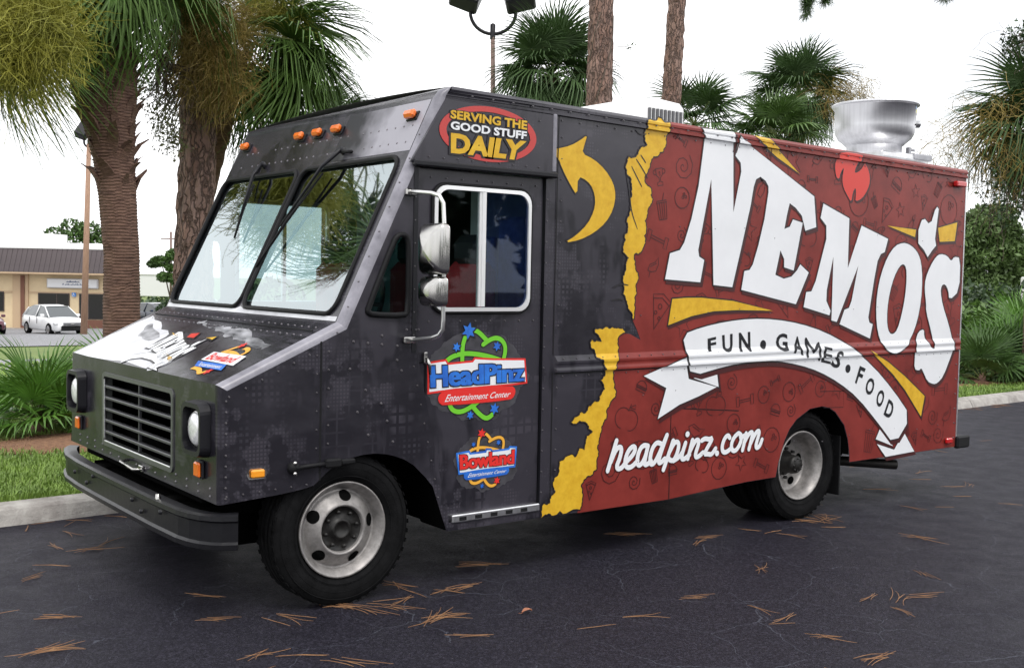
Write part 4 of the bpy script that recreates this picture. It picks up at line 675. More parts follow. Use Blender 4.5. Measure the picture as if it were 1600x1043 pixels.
# ---- front: fascia, hood, windscreen panel
def plane_sheet(name, outer, holes, fn, m, parent=TR):
    pts, tri = tess(outer, holes); b = MB(); vs = [Vector(fn(*p)) for p in pts]; fs = []
    for t in tri:
        nn = (vs[t[1]]-vs[t[0]]).cross(vs[t[2]]-vs[t[0]]); fs.append(tuple(t) if nn.x*-1+nn.z*.5 > 0 else tuple(t[::-1]))   # outside faces forward and up
    b.add(vs, fs); return b.build(name, m, parent)
rF = .045
plane_sheet('front_fascia', [(.02,.65),(WX(-.75)-.02,.65),(WX(-.75)-.045,1.262),(.045,1.262)], [rrect(.63,.735,1.835,1.170,.03)], lambda y, z: (-.75, y, z), M_BLACK)
hz = lambda x: 1.262+.4536*(x+.75)
plane_sheet('hood', [(-.75,.045),(-.75,WX(-.75)-.045),(-.06,WX(-.06)-.05),(-.06,.05)], [], lambda x, y: (x, y, hz(x)), M_BLACK)
wx = lambda z: -.06+.4733*(z-1.575)
panes = [rrect(.120,1.614,1.338,2.516,.085), rrect(1.386,1.614,2.598,2.516,.085)]
plane_sheet('windscreen_panel', [(.05,1.575),(2.61,1.575),(2.61,2.853),(.05,2.853)], panes, lambda y, z: (wx(z), y, z), M_BLACK)
b = MB(); b.add([(.545,.05,2.853),(.545,2.61,2.853),(.575,2.62,2.898),(.575,.04,2.898),(.64,2.66,2.9245),(.64,0,2.9245)], [(0,1,2,3),(3,2,4,5)], smooth=True); b.build('roof_lip', M_BLACK, TR)
for P in panes:
    g = smoothed(P, it=0); cy = sum(p[0] for p in P)/len(P); cz = sum(p[1] for p in P)/len(P)
    pn = plane_sheet('windscreen', [(cy+(y-cy)*1.01, cz+(z-cz)*1.01) for y, z in P], [], lambda y, z: (wx(z)+.012, y, z-.006), M_WIND)
    b = MB(); b.tube([(wx(z)-.004, y, z) for y, z in P], .0145, 8, closed=True); b.build('windscreen_seal', M_RUB, pn)
# pale printed bands on the front
def front_decal(name, P, m, layer): return plane_sheet(name, P, [], lambda y, z: (wx(z)-.0013*layer, y, z+.0007*layer), m)
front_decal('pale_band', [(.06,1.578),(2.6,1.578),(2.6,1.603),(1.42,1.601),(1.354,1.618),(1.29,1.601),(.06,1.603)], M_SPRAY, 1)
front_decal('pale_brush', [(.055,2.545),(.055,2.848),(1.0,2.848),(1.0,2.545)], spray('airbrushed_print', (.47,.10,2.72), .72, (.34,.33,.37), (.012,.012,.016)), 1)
def hood_put(x, y, layer): return (x-.0005*layer, y, hz(x)+.0013*layer)
def hood_decal(name, P, m, layer): return plane_sheet(name, P, [], lambda x, y: hood_put(x, y, layer), m)
clip = lambda P: [(min(max(x,-.748),-.07), min(max(y,.05),2.5)) for x, y in P]
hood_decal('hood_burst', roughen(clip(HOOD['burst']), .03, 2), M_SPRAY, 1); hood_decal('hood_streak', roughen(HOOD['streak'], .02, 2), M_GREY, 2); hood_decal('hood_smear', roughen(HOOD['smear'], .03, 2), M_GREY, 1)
q = HOOD['quad']; bl, br, tr, tl = [Vector(p) for p in q]; X0, X1, Z0, Z1 = 2.45, 6.03, 1.45, 2.85
def hmap(p):
    u, w = (p[0]-2.45)/3.6, (p[1]-(1.72-.12*(p[0]-2.45)/3.6))/1.05; r = bl*(1-u)*(1-w)+br*u*(1-w)+tr*u*w+tl*(1-u)*w; return (r.x, r.y)
for k in ('N','E','M','O','S','apo'):
    P = [hmap(p) for p in ART[k]]; hood_decal('hood_letter_ink', offset_poly(P, .012), M_INK, 2.5); hood_decal('hood_letter', P, M_WHITE, 3.5)
hood_decal('hood_letter_ink', [hmap(p) for p in ART['Oi']], M_INK, 4.2)
for k, m in (('banner',M_WHITE),('ys1',M_YEL),('ys2',M_YEL),('ys3',M_YEL),('fl',M_FLAME)):
    P = clip(HOOD[k]); hood_decal('hood_emblem_ink', clip(offset_poly(P, .012)), M_INK, 2.5); hood_decal('hood_emblem', P, m, 3.5)
def hood_rib(P, w, m, layer):
    b = MB(); P = [Vector(p) for p in smoothed(P, False)]; vs = []
    for i, p in enumerate(P):
        d = (P[min(i+1,len(P)-1)]-P[max(i-1,0)]).normalized(); nn = Vector((-d.y,d.x))*w/2
        for s in (1,-1): qq = p+nn*s; vs.append(hood_put(qq.x, qq.y, layer))
    b.add(vs, [(2*i,2*i+2,2*i+3,2*i+1) for i in range(len(P)-1)]); b.build('hood_badge_ring', m, TR)
for k in ('lr1','lr2','lr3','lr4'): hood_rib(HOOD[k], .028, M_ORG, 2.4)
for x, y in HOOD['lst']: hood_decal('hood_star', star(x, y, .035), M_LRED, 3)
hood_decal('hood_badge', HOOD['lw'], M_WHITE, 3.4); hood_decal('hood_badge', HOOD['lb'], M_BLU, 4.2)
text_quad('hood_word', 'Bowland', HOOD['ltq'], M_LRED, 4.4, TR, off=.02, put=hood_put); text_quad('hood_word', 'Entertainment', HOOD['leq'], M_WHITE, 5, TR, off=.008, put=hood_put)
b = MB(); b.box((0,.10,-.0035),(.007,2.52,.0035), M=Matrix.Translation((-.178,0,hz(-.178)+.002))@Matrix.Rotation(-math.atan(.4536),4,'Y')); b.build('hood_gap', M_RUB, TR)
# grille
fr = MB(); lp = rrect(.615,.720,1.850,1.185,.04); n = len(lp); inn = rrect(.640,.745,1.825,1.160,.03)
fr.add([(-.758,y,z) for y,z in lp]+[(-.758,y,z) for y,z in inn]+[(-.70,y,z) for y,z in inn]+[(-.75,y,z) for y,z in lp], [(i,(i+1)%n,n+(i+1)%n,n+i) for i in range(n)]+[(n+i,n+(i+1)%n,2*n+(i+1)%n,2*n+i) for i in range(n)]+[(3*n+i,3*n+(i+1)%n,(i+1)%n,i) for i in range(n)])
gr = fr.build('grille', mat('grille_frame_paint', (.10,.105,.10), .4, .3), TR)
b = MB(); b.box((-.60,.62,.72),(-.59,1.85,1.18)); b.build('radiator', M_DARK, gr)
for k in range(5):
    z = .805+.072*k; b = MB(); b.bbox((-.752,.645,z-.009),(-.715,1.82,z+.009), .004); b.build('grille_slat', mat('slat_paint', (.055,.055,.06), .4), gr)
b = MB(); b.bbox((-.735,1.222,.75),(-.715,1.238,1.158), .003); b.build('grille_post', mat('slat_paint'), gr)
b = MB(); b.bbox((-.757,.66,.737),(-.742,1.81,.752), .003); b.bbox((-.757,1.812,.76),(-.742,1.826,1.14), .003); b.split('grille_trim', M_ALU, gr)
b = MB(); b.tube([(-.752,1.36,.690),(-.80,1.36,.682),(-.80,1.13,.668),(-.752,1.10,.668)], .009, 6); b.bbox((-.765,1.08,.655),(-.75,1.15,.69), .004); b.build('hood_pull', M_CHR, TR)
# headlights, signals
for yc, lab in ((.228,'near'), (2.56-.228,'far')):
    b = MB(); o_ = rrect(yc-.135,.875,yc+.135,1.160,.055); i_ = rrect(yc-.110,.905,yc+.110,1.130,.05); n = len(o_)
    b.add([(-.752,y,z) for y,z in o_]+[(-.808,yc+(y-yc)*.96,1.0175+(z-1.0175)*.96) for y,z in o_]+[(-.808,y,z) for y,z in i_]+[(-.765,y,z) for y,z in i_], [(i,(i+1)%n,n+(i+1)%n,n+i) for i in range(n)]+[(n+i,n+(i+1)%n,2*n+(i+1)%n,2*n+i) for i in range(n)]+[(2*n+i,2*n+(i+1)%n,3*n+(i+1)%n,3*n+i) for i in range(n)]+[tuple(3*n+i for i in range(n))])
    hb = b.build('headlight', M_BPL, TR)
    b = MB(); b.lathe([(0,-.802),(.04,-.800),(.075,-.792),(.089,-.780),(.092,-.765)], 24, 'x', (0,yc,1.0175)); b.build('headlight_lens', M_LENS, hb)
    b = MB(); b.lathe([(.089,-.781),(.100,-.778),(.100,-.765)], 24, 'x', (0,yc,1.0175)); b.build('lens_ring', M_CHR, hb)
    b = MB(); b.bbox((-.768,yc-.062,.757),(-.75,yc+.028,.852), .008); sg = b.build('turn_signal', M_BPL, TR)
    b = MB(); b.bbox((-.785,yc-.055,.765),(-.767,yc+.021,.845), .009); b.build('signal_lens', M_AMBER, sg)
for y in (.175, WX(0)/2-.268, WX(0)/2-.005, WX(0)/2+.255, WX(0)-.19):
    z = 2.755; M = Matrix.Translation((wx(z), y, z)) @ Matrix.Rotation(R(25.3), 4, 'Y')
    b = MB(); b.bbox((-.012,-.055,-.03),(0,.055,.03), .004, M=M); cl = b.build('clearance_light', M_BPL, TR)
    b = MB(); b.bbox((-.052,-.05,-.026),(-.010,.05,.026), .014, M=M); b.build('light_lens', M_AMBER, cl)
b = MB(); b.add([(-.60,-.004,.796),(-.585,-.006,.826),(-.495,-.006,.826),(-.48,-.004,.796),(-.495,-.006,.766),(-.585,-.006,.766)]+[(-.60,0,.796),(-.585,0,.826),(-.495,0,.826),(-.48,0,.796),(-.495,0,.766),(-.585,0,.766)], [(5,4,3,2,1,0)]+[(i,(i+1)%6,6+(i+1)%6,6+i) for i in range(6)]); sm = b.build('side_marker', M_CHR, TR)
b = MB(); b.bbox((-.578,-.026,.774),(-.502,-.004,.818), .008); b.build('marker_lens', M_AMB2, sm)
# rubber hood strap
b = MB(); b.tube([(-.33,-.02,.806),(-.20,-.016,.812),(-.10,-.018,.815)], .014, 6); b.lathe([(0,-.03),(.03,-.03),(.034,0)], 10, 'y', (-.335,0,.806)); b.bbox((-.155,-.04,.79),(-.06,0,.84), .01); b.bbox((-.06,-.03,.80),(.03,0,.83), .008); b.build('hood_strap', M_RUB, TR)
b = MB()
for z in (.778,.834): b.lathe([(0,-.036),(.010,-.034),(.012,-.028)], 8, 'y', (-.335,0,z))
b.split('strap_bolt', M_CHR, TR)
# bumper
path = [(-.74,2.66),(-.80,2.54),(-.872,2.20),(-.880,1.31),(-.872,.31),(-.835,.10),(-.76,-.01),(-.665,-.055)]
pr = [(.075,.600),(.012,.604),(-.008,.596),(-.010,.572),(.004,.560),(.004,.462),(-.010,.450),(-.008,.424),(.012,.417),(.075,.421)]
def loft_path(path, pr, m, name, parent):
    b = MB(); vs = []; P = [Vector(p) for p in path]
    for i, p in enumerate(P):
        d = (P[min(i+1,len(P)-1)]-P[max(i-1,0)]).normalized(); nn = Vector((-d.y,d.x))
        if nn.x < 0: nn = -nn
        for o_, z in pr: vs.append((p.x+nn.x*o_, p.y+nn.y*o_, z))
    n = len(pr); b.add(vs, [(i*n+k,(i+1)*n+k,(i+1)*n+k+1,i*n+k+1) for i in range(len(P)-1) for k in range(n-1)]+[tuple(range(n)), tuple((len(P)-1)*n+k for k in range(n-1,-1,-1))]); return b.build(name, m, parent)
bp = loft_path(smoothed(path, False, 1), pr, mat('bumper_paint', (.009,.009,.011), .36, spec=.3, bump=.08, bscale=25), 'bumper', TR)
b = MB()
for y, z in ((2.0,.53),(1.75,.5),(1.62,.56),(.9,.54),(.75,.5),(.45,.55)): b.lathe([(0,-.893),(.012,-.891),(.014,-.878)], 8, 'x', (0,y,z))
b.split('bumper_bolt', M_BPL, bp)
b = MB(); b.lathe([(0,.03),(.014,.028),(.016,.0)], 8, 'z', (-.86,.55,.60)); b.build('bumper_stud', M_CHR, bp)
b = MB(); b.bbox((-.85,.62,.44),(-.3,.72,.58), .01); b.bbox((-.85,1.85,.44),(-.3,1.95,.58), .01); b.bbox((-.72,.3,.60),(-.45,2.3,.655), .01); b.split('bumper_bracket', M_DARK, TR)
# ---- far side, rear, roof
b = MB(); fo = [(x, z) for x, z in outline]
pts, tri = tess([(-.75,.65)]+[(-.21,.70)]+fo[1:-1]+[INS[1]], [rrect(.50,1.60,1.27,2.38,.07), ART['qglass']]); b.add([(x, WX(x), z) for x, z in pts], [tuple(t[::-1]) for t in tri]); b.build('far_side', M_BLACK, TR)
b = MB(); b.tube([(x, 2.66, z) for x, z in rrect(.50,1.60,1.27,2.38,.07)], .02, 6, closed=True); b.box((.87,2.64,1.60),(.90,2.67,2.38)); fw = b.build('far_window_frame', M_ALU, TR)
b = MB(); b.box((.50,2.645,1.60),(1.27,2.65,2.38)); b.build('far_window_pane', M_SIDEG, fw)
b = MB(); b.add([(XR,0,.415),(XR,2.66,.415),(XR,2.66,H(XR)),(XR,0,H(XR))], [(0,1,2,3)]); b.build('rear_panel', M_RED, TR)
for y0, y1 in ((.35,1.30),(1.32,2.27)):
    b = MB(); b.bbox((XR,y0,.62),(XR+.018,y1,2.62), .006); dr = b.build('rear_door', M_RED, TR)
    b = MB(); b.bbox((XR+.018,1.22 if y0 < 1 else 1.36,1.2),(XR+.05,1.26 if y0 < 1 else 1.40,1.5), .006); b.build('rear_handle', M_CHR, dr)
b = MB(); xs = np.linspace(.64, XR, 12); ysn = np.linspace(0, 1, 9)
b.add([(x, .004+(2.652)*t, H(x)-.0006+.035*math.sin(math.pi*t)**.7) for x in xs for t in ysn], [(i*9+k,(i+1)*9+k,(i+1)*9+k+1,i*9+k+1) for i in range(11) for k in range(8)], smooth=True); b.build('roof', mat('roof_paint', (.55,.55,.56), .5, var=.15), TR)
b = MB(); b.bbox((XR-.002,-.008,.42),(XR+.012,.03,H(XR)-.03), .004); b.build('corner_post', M_ALU, TR)
# undercarriage, wells
b = MB(); b.box((-.58,.55,.42),(XR-.05,2.05,.80)); b.box((-.6,.45,.8),(.64,2.2,.95)); b.box((-.70,.40,.50),(.5,2.2,.56)); b.box((.70,.08,.56),(3.55,2.5,.62)); b.box((4.62,.08,.56),(XR-.05,2.5,.62)); b.split('chassis', M_DARK, TR)
b = MB()
for y in (.006, 2.60):
    for P in ([(-.175,.74)]+AF[1:]+[(.66,.36)],):
        pass
def well(name, arc, ys, x0, x1, zt):
    b = MB(); n = len(arc)
    for (ya, yb) in ys:
        b.add([(x,ya,z) for x,z in arc]+[(x,yb,z) for x,z in arc]+[(arc[-1][0],yb,.3),(arc[0][0],yb,.3)], [(i,i+1,n+i+1,n+i) for i in range(n-1)]+[tuple(range(n,2*n+2))])
    return b.split(name, M_DARK, TR)
well('wheel_well', [(-.58,.66),(-.45,.80)]+[(-.20,.92),(.1,1.0),(.4,.98)]+[(.62,.80),(.66,.36)], ((.035,.50),(2.61,2.1)), 0, 0, 0)
well('wheel_well', [AR[0]]+[(x+(x-4.1)*.03, z+.02) for x, z in AR[1:-1]]+[AR[-1]], ((.003,.66),(2.615,1.95)), 0, 0, 0)
b = MB(); b.bbox((.66,.02,.34),(1.37,.30,.385), .01); b.build('step_tray', M_DARK, TR)
b = MB(); b.tube([(-.05,.4,.40),(-.05,2.2,.40)], .06, 8); b.tube([(WB,.5,.42),(WB,2.1,.42)], .08, 8); b.lathe([(0,-.2),(.12,-.16),(.19,0),(.12,.16),(0,.2)], 12, 'y', (WB,1.3,.42)); b.tube([(-.4,.55,.46),(-.2,.52,.36),(.0,.5,.36),(.35,.52,.46)], .03, 6); b.split('axle', M_DARK, TR)
# wheels
def tyre_prof(r, w):
    h = w/2; P = [(.262,-h*.55),(.275,-h*.80),(.32,-h*1.0),(.36,-h*1.02),(r-.03,-h*.95),(r-.012,-h*.86),(r-.003,-h*.78)]
    for c in (-.48,-.16,.16,.48): P += [(r,(c-.05)*h*1.3),(r-.010,(c-.03)*h*1.3),(r-.010,(c+.03)*h*1.3),(r,(c+.05)*h*1.3)]
    return P+[(r-.003,h*.78),(r-.012,h*.86),(r-.03,h*.95),(.36,h*1.02),(.32,h),(.275,h*.80),(.262,h*.55)]
def wheel(name, x, y, sgn, dual):
    # y = outer face of the tyre; sgn = +1 when the outside looks to -y
    w = .235; yc = y+sgn*w/2; b = MB(); b.lathe(tyre_prof(.423, w), 56, 'y', (x, yc, .423)); t = b.build(name, M_TYRE, TR)
    # raised sidewall ribs and lettering band
    b = MB()
    for rr_ in (.30,.345,.385): b.lathe([(rr_-.003,0),(rr_,-sgn*.004),(rr_+.003,0)], 56, 'y', (x, yc-sgn*w/2*1.0, .423))
    b.build('sidewall_rib', M_TYRE, t)
    # tread blocks: notches on the shoulders
    b = MB()
    for k in range(48):
        for s2 in (-1,1):
            M = Matrix.Translation((x,yc,.423)) @ Matrix.Rotation(2*math.pi*k/48, 4, 'Y'); b.box((-.012, s2*w*.36-.02, .419),(.012, s2*w*.36+.02, .4233), M=M)
    b.build('tread_block', M_TYRE, t, kind='stuff')
    f = lambda P: [(r, y+sgn*d) for r, d in P]
    b = MB()
    if not dual: b.lathe(f([(.258,.10),(.262,.04),(.270,.020),(.268,.012),(.258,.014),(.250,.030),(.236,.040),(.226,.072),(.216,.080),(.206,.072),(.19,.052),(.165,.040),(.148,.026),(.140,.020),(.132,.021),(.127,.034),(.122,.052)]), 56, 'y', (x,0,.423))
    else: b.lathe(f([(.258,.10),(.262,.04),(.270,.020),(.268,.012),(.258,.014),(.250,.030),(.236,.042),(.228,.09),(.222,.150),(.212,.162),(.19,.166),(.14,.172),(.105,.170),(.10,.172)]), 56, 'y', (x,0,.423))
    rim = b.build('wheel_rim', M_STEEL, t)
    b = MB()
    for k in range(5):
        a = 2*math.pi*(k+.13)/5; rh, d, rx = (.187,.0475,.034) if not dual else (.165,.1675,.034)
        vs = []; pr_ = ([.148,.165,.19,.206,.216,.226],[.026,.040,.052,.072,.080,.072]) if not dual else ([.10,.14,.19,.212],[.172,.172,.166,.162])
        for q in range(4):
            for j in range(16):
                t2 = 2*math.pi*j/16; k2 = (q/3)*rx; lx = rh+k2*math.cos(t2)*.85; lz = k2*math.sin(t2)*1.1; vx = lx*math.cos(a)-lz*math.sin(a); vz = lx*math.sin(a)+lz*math.cos(a)
                vs.append((x+vx, y+sgn*(float(np.interp(math.hypot(vx,vz), *pr_))-.0035), .423+vz))
        b.add(vs, [(q*16+j, q*16+(j+1)%16, (q+1)*16+(j+1)%16, (q+1)*16+j) for q in range(3) for j in range(16)])
    b.split('hand_hole', M_DARK, rim)
    b = MB()
    if not dual:
        b.lathe(f([(.130,.028),(.126,.042),(.062,.046),(.058,.034),(.044,.028),(.040,.036),(0,.038)]), 28, 'y', (x,0,.423))
        for k in range(8):
            a = 2*math.pi*k/8+.2; b.lathe(f([(0,.028),(.010,.028),(.012,.052)]), 6, 'y', (x+.098*math.cos(a),0,.423+.098*math.sin(a)))
    else:
        b.lathe(f([(.10,.174),(.075,.16),(.072,.065),(.060,.045),(0,.042)]), 24, 'y', (x,0,.423))
        for k in range(8):
            a = 2*math.pi*k/8; b.lathe(f([(0,.035),(.007,.037),(.009,.045)]), 6, 'y', (x+.05*math.cos(a),0,.423+.05*math.sin(a)))
            b.lathe(f([(0,.145),(.012,.145),(.014,.17)]), 6, 'y', (x+.115*math.cos(a),0,.423+.115*math.sin(a)))
    b.build('hub', mat('hub_grease', (.014,.013,.012), .45, .3, var=.5, vscale=30), rim)
    if dual:
        b = MB(); b.lathe(tyre_prof(.423, w), 40, 'y', (x, yc+sgn*.28, .423)); b.build('inner_tyre', M_TYRE, TR)
wheel('front_wheel', 0, .035, 1, False); wheel('front_wheel', 0, WX(0)-.035, -1, False)
wheel('rear_wheel', WB, .045, 1, True); wheel('rear_wheel', WB, 2.575, -1, True)
# mud flaps, exhaust, tail lamp, bumper end
b = MB(); b.bbox((4.50,.05,.14),(4.515,.62,.62), .004); b.bbox((4.50,2.0,.14),(4.515,2.57,.62), .004); b.split('mud_flap', M_RUB, TR)
b = MB(); P = [(4.55,.62,.37),(5.0,.30,.335),(5.36,.10,.305)]; b.tube(P, .042, 12, caps=False); b.tube(P, .036, 12, caps=False); b.build('exhaust_pipe', mat('sooty_steel', (.03,.028,.026), .5, .6), TR)
b = MB(); b.box((4.56,.10,.45),(4.6,.4,.60)); b.box((4.6,.3,.45),(6.05,.4,.5)); b.split('frame_rail', M_DARK, TR)
b = MB(); b.bbox((5.93,-.034,.455),(6.02,-.002,.505), .01); b.build('tail_marker', M_REDL, TR)
b = MB(); b.bbox((6.0,.0,.415),(6.30,2.62,.50), .012); b.bbox((6.10,-.035,.40),(6.30,.02,.51), .015); b.build('rear_bumper', M_RUB, TR)
b = MB(); b.bbox((5.90,-.05,2.70),(6.05,-.003,2.745), .008); b.build('rear_marker_light', M_REDL, TR)
# roof unit and exhaust fan
b = MB(); prs = [(2.42,2.90),(2.42,2.99),(2.52,3.09),(2.80,3.19),(3.02,3.215),(3.26,3.20),(3.30,3.17),(3.30,2.90)]
def extr(b, P, y0, y1, bev=.05, mi=0):
    n = len(P); cx = sum(p[0] for p in P)/n; cz = min(p[1] for p in P); rings = []
    for y, k in ((y0,1-bev*1.6),(y0+bev*.4,1-bev*.5),(y0+bev*1.6,1),(y1-bev*1.6,1),(y1-bev*.4,1-bev*.5),(y1,1-bev*1.6)): rings += [(cx+(x-cx)*(1-(1-k)*.35), y, cz+(z-cz)*k) for x, z in P]
    b.add(rings, [(i*n+k,i*n+(k+1)%n,(i+1)*n+(k+1)%n,(i+1)*n+k) for i in range(5) for k in range(n)]+[tuple(range(n-1,-1,-1)), tuple(5*n+k for k in range(n))], mi, True)
extr(b, prs, .72, 1.92, .025); ac = b.build('roof_air_conditioner', M_OFFW, TR)
ac.data.polygons.foreach_set('use_smooth', [False]*len(ac.data.polygons))
b = MB()
for k in range(9): b.box((2.915+.042*k, .705, 2.96),(2.935+.042*k, .80, 3.13))
b.split('grille_slot', mat('slot_grey', (.10,.10,.105), .7), ac)
b = MB()
for k in range(12): b.box((3.296, .82+.085*k, 2.95),(3.304, .86+.085*k, 3.05))
b.split('grille_slot', mat('slot_grey', (.10,.10,.105), .7), ac)
FX, FY = 5.42, .47
fz = lambda P: [(r, z) for r, z in P]
b = MB(); b.lathe([(.232,2.955),(.232,3.035),(.242,3.04),(.262,3.06),(.305,3.095),(.330,3.14),(.338,3.20),(.340,3.37),(.352,3.378),(.366,3.378),(.368,3.388),(.360,3.396),(.335,3.398),(.328,3.35),(.26,3.30),(0,3.28)], 48, 'z', (FX,FY,0)); fan = b.build('exhaust_fan', M_SPUN, TR)
b = MB(); b.bbox((FX-.36,FY-.33,2.90),(FX+.33,FY+.36,2.955), .012); b.build('fan_curb', M_ALU, fan)
b = MB(); b.bbox((FX+.10,FY-.345,2.91),(FX+.36,FY+.2,2.965), .01); b.bbox((FX+.17,FY-.24,2.96),(FX+.20,FY-.20,3.03), .005); b.bbox((FX+.20,FY-.23,3.0),(FX+.27,FY-.21,3.02), .004); b.build('fan_hinge', mat('galvanised', (.38,.38,.40), .5, .7, var=.2), fan)
ka = R(-33); kM = Matrix.Translation((FX,FY,3.245)) @ Matrix.Rotation(ka, 4, 'Z')
b = MB(); b.lathe([(.048,.33),(.048,.345),(.036,.348),(.034,.40),(.028,.405),(0,.405)], 20, 'x'); b.v = [tuple(kM @ Vector(v)) for v in b.v]; b.build('conduit_knob', M_ALU, fan)
def curved_patch(b, a0, a1, z0, z1, r, n=6):
    b.add([(FX+r*math.cos(R(a0+(a1-a0)*k/n)), FY+r*math.sin(R(a0+(a1-a0)*k/n)), z) for z in (z0,z1) for k in range(n+1)], [(k,k+1,n+1+k+1,n+1+k) for k in range(n)])
b = MB(); curved_patch(b, -73, -48, 3.30, 3.365, .3415); st_ = b.build('fan_sticker', mat('sticker_white', (.75,.75,.74), .4), fan)
b = MB(); curved_patch(b, -72, -66, 3.338, 3.374, .3425); b.build('sticker_mark', mat('sticker_blue', (.03,.2,.5), .4), st_)
b = MB(); curved_patch(b, -70, -63, 3.312, 3.338, .3430); b.build('sticker_mark', mat('sticker_yellow', (.75,.7,.04), .4), st_)
b = MB(); curved_patch(b, -71, -66, 3.304, 3.309, .3428); curved_patch(b, -60, -52, 3.350, 3.354, .3428); curved_patch(b, -60, -54, 3.340, 3.344, .3428); b.build('sticker_mark', M_INK, st_)
b = MB(); b.lathe([(0,.343),(.007,.343),(.008,.338)], 8, 'x'); b.v = [tuple(Matrix.Translation((FX,FY,3.21)) @ Matrix.Rotation(R(-68),4,'Z') @ Vector(v)) for v in b.v]; b.build('fan_screw', M_RUB, fan)
# mirror
MT = mat('mirror_tube', (.72,.72,.71), .28, .9)
b = MB(); P = [(.375,.0,2.302),(.36,-.04,2.305),(.385,-.20,2.29),(.405,-.245,2.275),(.42,-.262,2.235),(.428,-.265,2.10),(.430,-.265,1.60),(.430,-.262,1.545),(.42,-.24,1.512),(.40,-.20,1.495),(.385,-.02,1.472),(.385,0,1.472)]
b.tube(P, .0125, 8); ma = b.build('mirror_arm', MT, TR)
b = MB(); b.bbox((.33,-.03,2.285),(.40,.0,2.322), .006); b.bbox((.33,-.03,1.455),(.41,.0,1.49), .006); b.split('mirror_bracket', M_CHR, ma)
for z0, z1, y0, y1, nm in ((1.848,2.116,-.362,-.150,'large'),(1.672,1.832,-.352,-.160,'small')):
    b = MB(); o_ = rrect(y0, z0, y1, z1, .03); n = len(o_); cy, cz = (y0+y1)/2, (z0+z1)/2; L = []
    for k, d in ((1.0,.44),(1.035,.43),(1.035,.40),(.99,.388),(.93,.376),(.55,.345),(.25,.338),(0.02,.337)): L += [(d-.04, cy+(y-cy)*k, cz+(z-cz)*k) for y, z in o_]
    b.add(L, [(j*n+i,j*n+(i+1)%n,(j+1)*n+(i+1)%n,(j+1)*n+i) for j in range(7) for i in range(n)]+[tuple(range(n))]+[tuple(7*n+i for i in range(n))], smooth=True)
    mh = b.build('mirror_head', M_CHR, ma)
    b = MB(); b.add([(.4005, cy+(y-cy)*.95, cz+(z-cz)*.95) for y, z in o_], [tuple(range(n))]); b.build('mirror_glass', mat('mirror_silver', (.9,.9,.9), .02, 1), mh)
    b = MB()
    for zz in (cz-.03, cz+.03, cz): b.lathe([(0,-.283),(.009,-.281),(.010,-.268)], 8, 'y', (.43,0,zz))
    b.split('mirror_bolt', M_CHR, ma)
# wipers
def wiper(P0, P1, Q0, Q1):
    up = lambda p, d: (p[0]-.9*d, p[1], p[2]+.43*d)
    b = MB(); b.lathe([(0,.05),(.022,.045),(.026,0)], 8, 'x', (0,0,0)); b.v = [(P0[0]-.5*v[0]-.005, P0[1]+v[1], P0[2]+v[2]+.2*v[0]) for v in b.v]
    b.tube([up(P0,.03), up(tuple(a*.75+c*.25 for a, c in zip(P0,P1)),.06), up(P1,.035)], [.014,.012,.008], 6); w = b.build('wiper', M_BPL, TR)
    b = MB(); b.tube([up(Q0,.022), up(tuple((a+c)/2 for a, c in zip(Q0,Q1)),.034), up(Q1,.022)], [.007,.011,.007], 6); b.build('wiper_blade', M_RUB, w)
    return w
on = lambda y, z: (wx(z), y, z)
wiper(on(.86,2.60), on(1.22,2.12), on(.98,2.46), on(1.34,1.86)); wiper(on(2.0,2.59), on(1.93,2.20), on(1.99,2.44), on(1.90,2.06))
b = MB(); b.tube([(wx(2.6)-.01,2.06,2.58),(wx(2.5)-.03,2.09,2.48),(wx(2.38)-.03,2.02,2.36)], .006, 5); b.tube([(wx(2.6)-.02,.86,2.60),(wx(2.62)-.05,.70,2.585)], .012, 5); b.build('washer_hose', M_RUB, TR)
# interior
b = MB(); b.box((1.50,.03,.66),(1.52,1.0,2.85)); b.box((1.50,1.75,.66),(1.52,2.6,2.85)); b.split('bulkhead', M_PALE, TR)
b = MB(); b.box((.66,.06,.66),(1.5,2.58,.68)); b.box((.63,.03,2.84),(6.0,2.6,2.85)); b.box((5.98,.03,.7),(5.99,2.6,2.84)); b.box((1.6,2.56,.98),(5.95,2.58,2.84)); b.box((1.52,.05,.98),(5.95,.06,2.84)); b.split('cab_lining', M_INT, TR)
b = MB(); b.bbox((-.02,.1,1.40),(.36,2.5,1.585), .03); b.build('dashboard', M_BPL, TR)
for y, c in ((.16, M_SEATR), (.85, M_SEATR), (1.95, M_SEATR)):
    b = MB(); b.bbox((.72,y,1.0),(1.22,y+.5,1.16), .04); st = b.build('cab_seat', M_SEATK, TR)
    b = MB(); b.bbox((1.02,y+.02,1.12),(1.16,y+.48,1.93), .06); b.build('seat_back', c, st)
    b = MB(); b.bbox((1.03,y+.10,1.90),(1.14,y+.40,2.10), .05); b.build('headrest', M_SEATK, st)
    b = MB(); b.box((.8,y+.1,.68),(1.15,y+.4,1.0)); b.build('seat_base', M_DARK, st)
b = MB(); b.tube([(.42+.05*math.sin(a), .58+.20*math.cos(a), 1.66+.19*math.sin(a)) for a in [2*math.pi*k/24 for k in range(24)]], .014, 6, closed=True); b.tube([(.30,.58,1.45),(.42,.58,1.66)], .025, 6); b.tube([(.42,.40,1.66),(.42,.76,1.66)], .012, 5); b.build('steering_wheel', M_BPL, TR)
b = MB(); b.bbox((1.30,.12,1.55),(1.36,.42,2.22), .02); b.bbox((1.32,.50,1.7),(1.38,.78,2.1), .02); b.split('reflection_slab', M_REFLB, TR)  # pale blue slabs behind the pane stand in for reflections in its glass
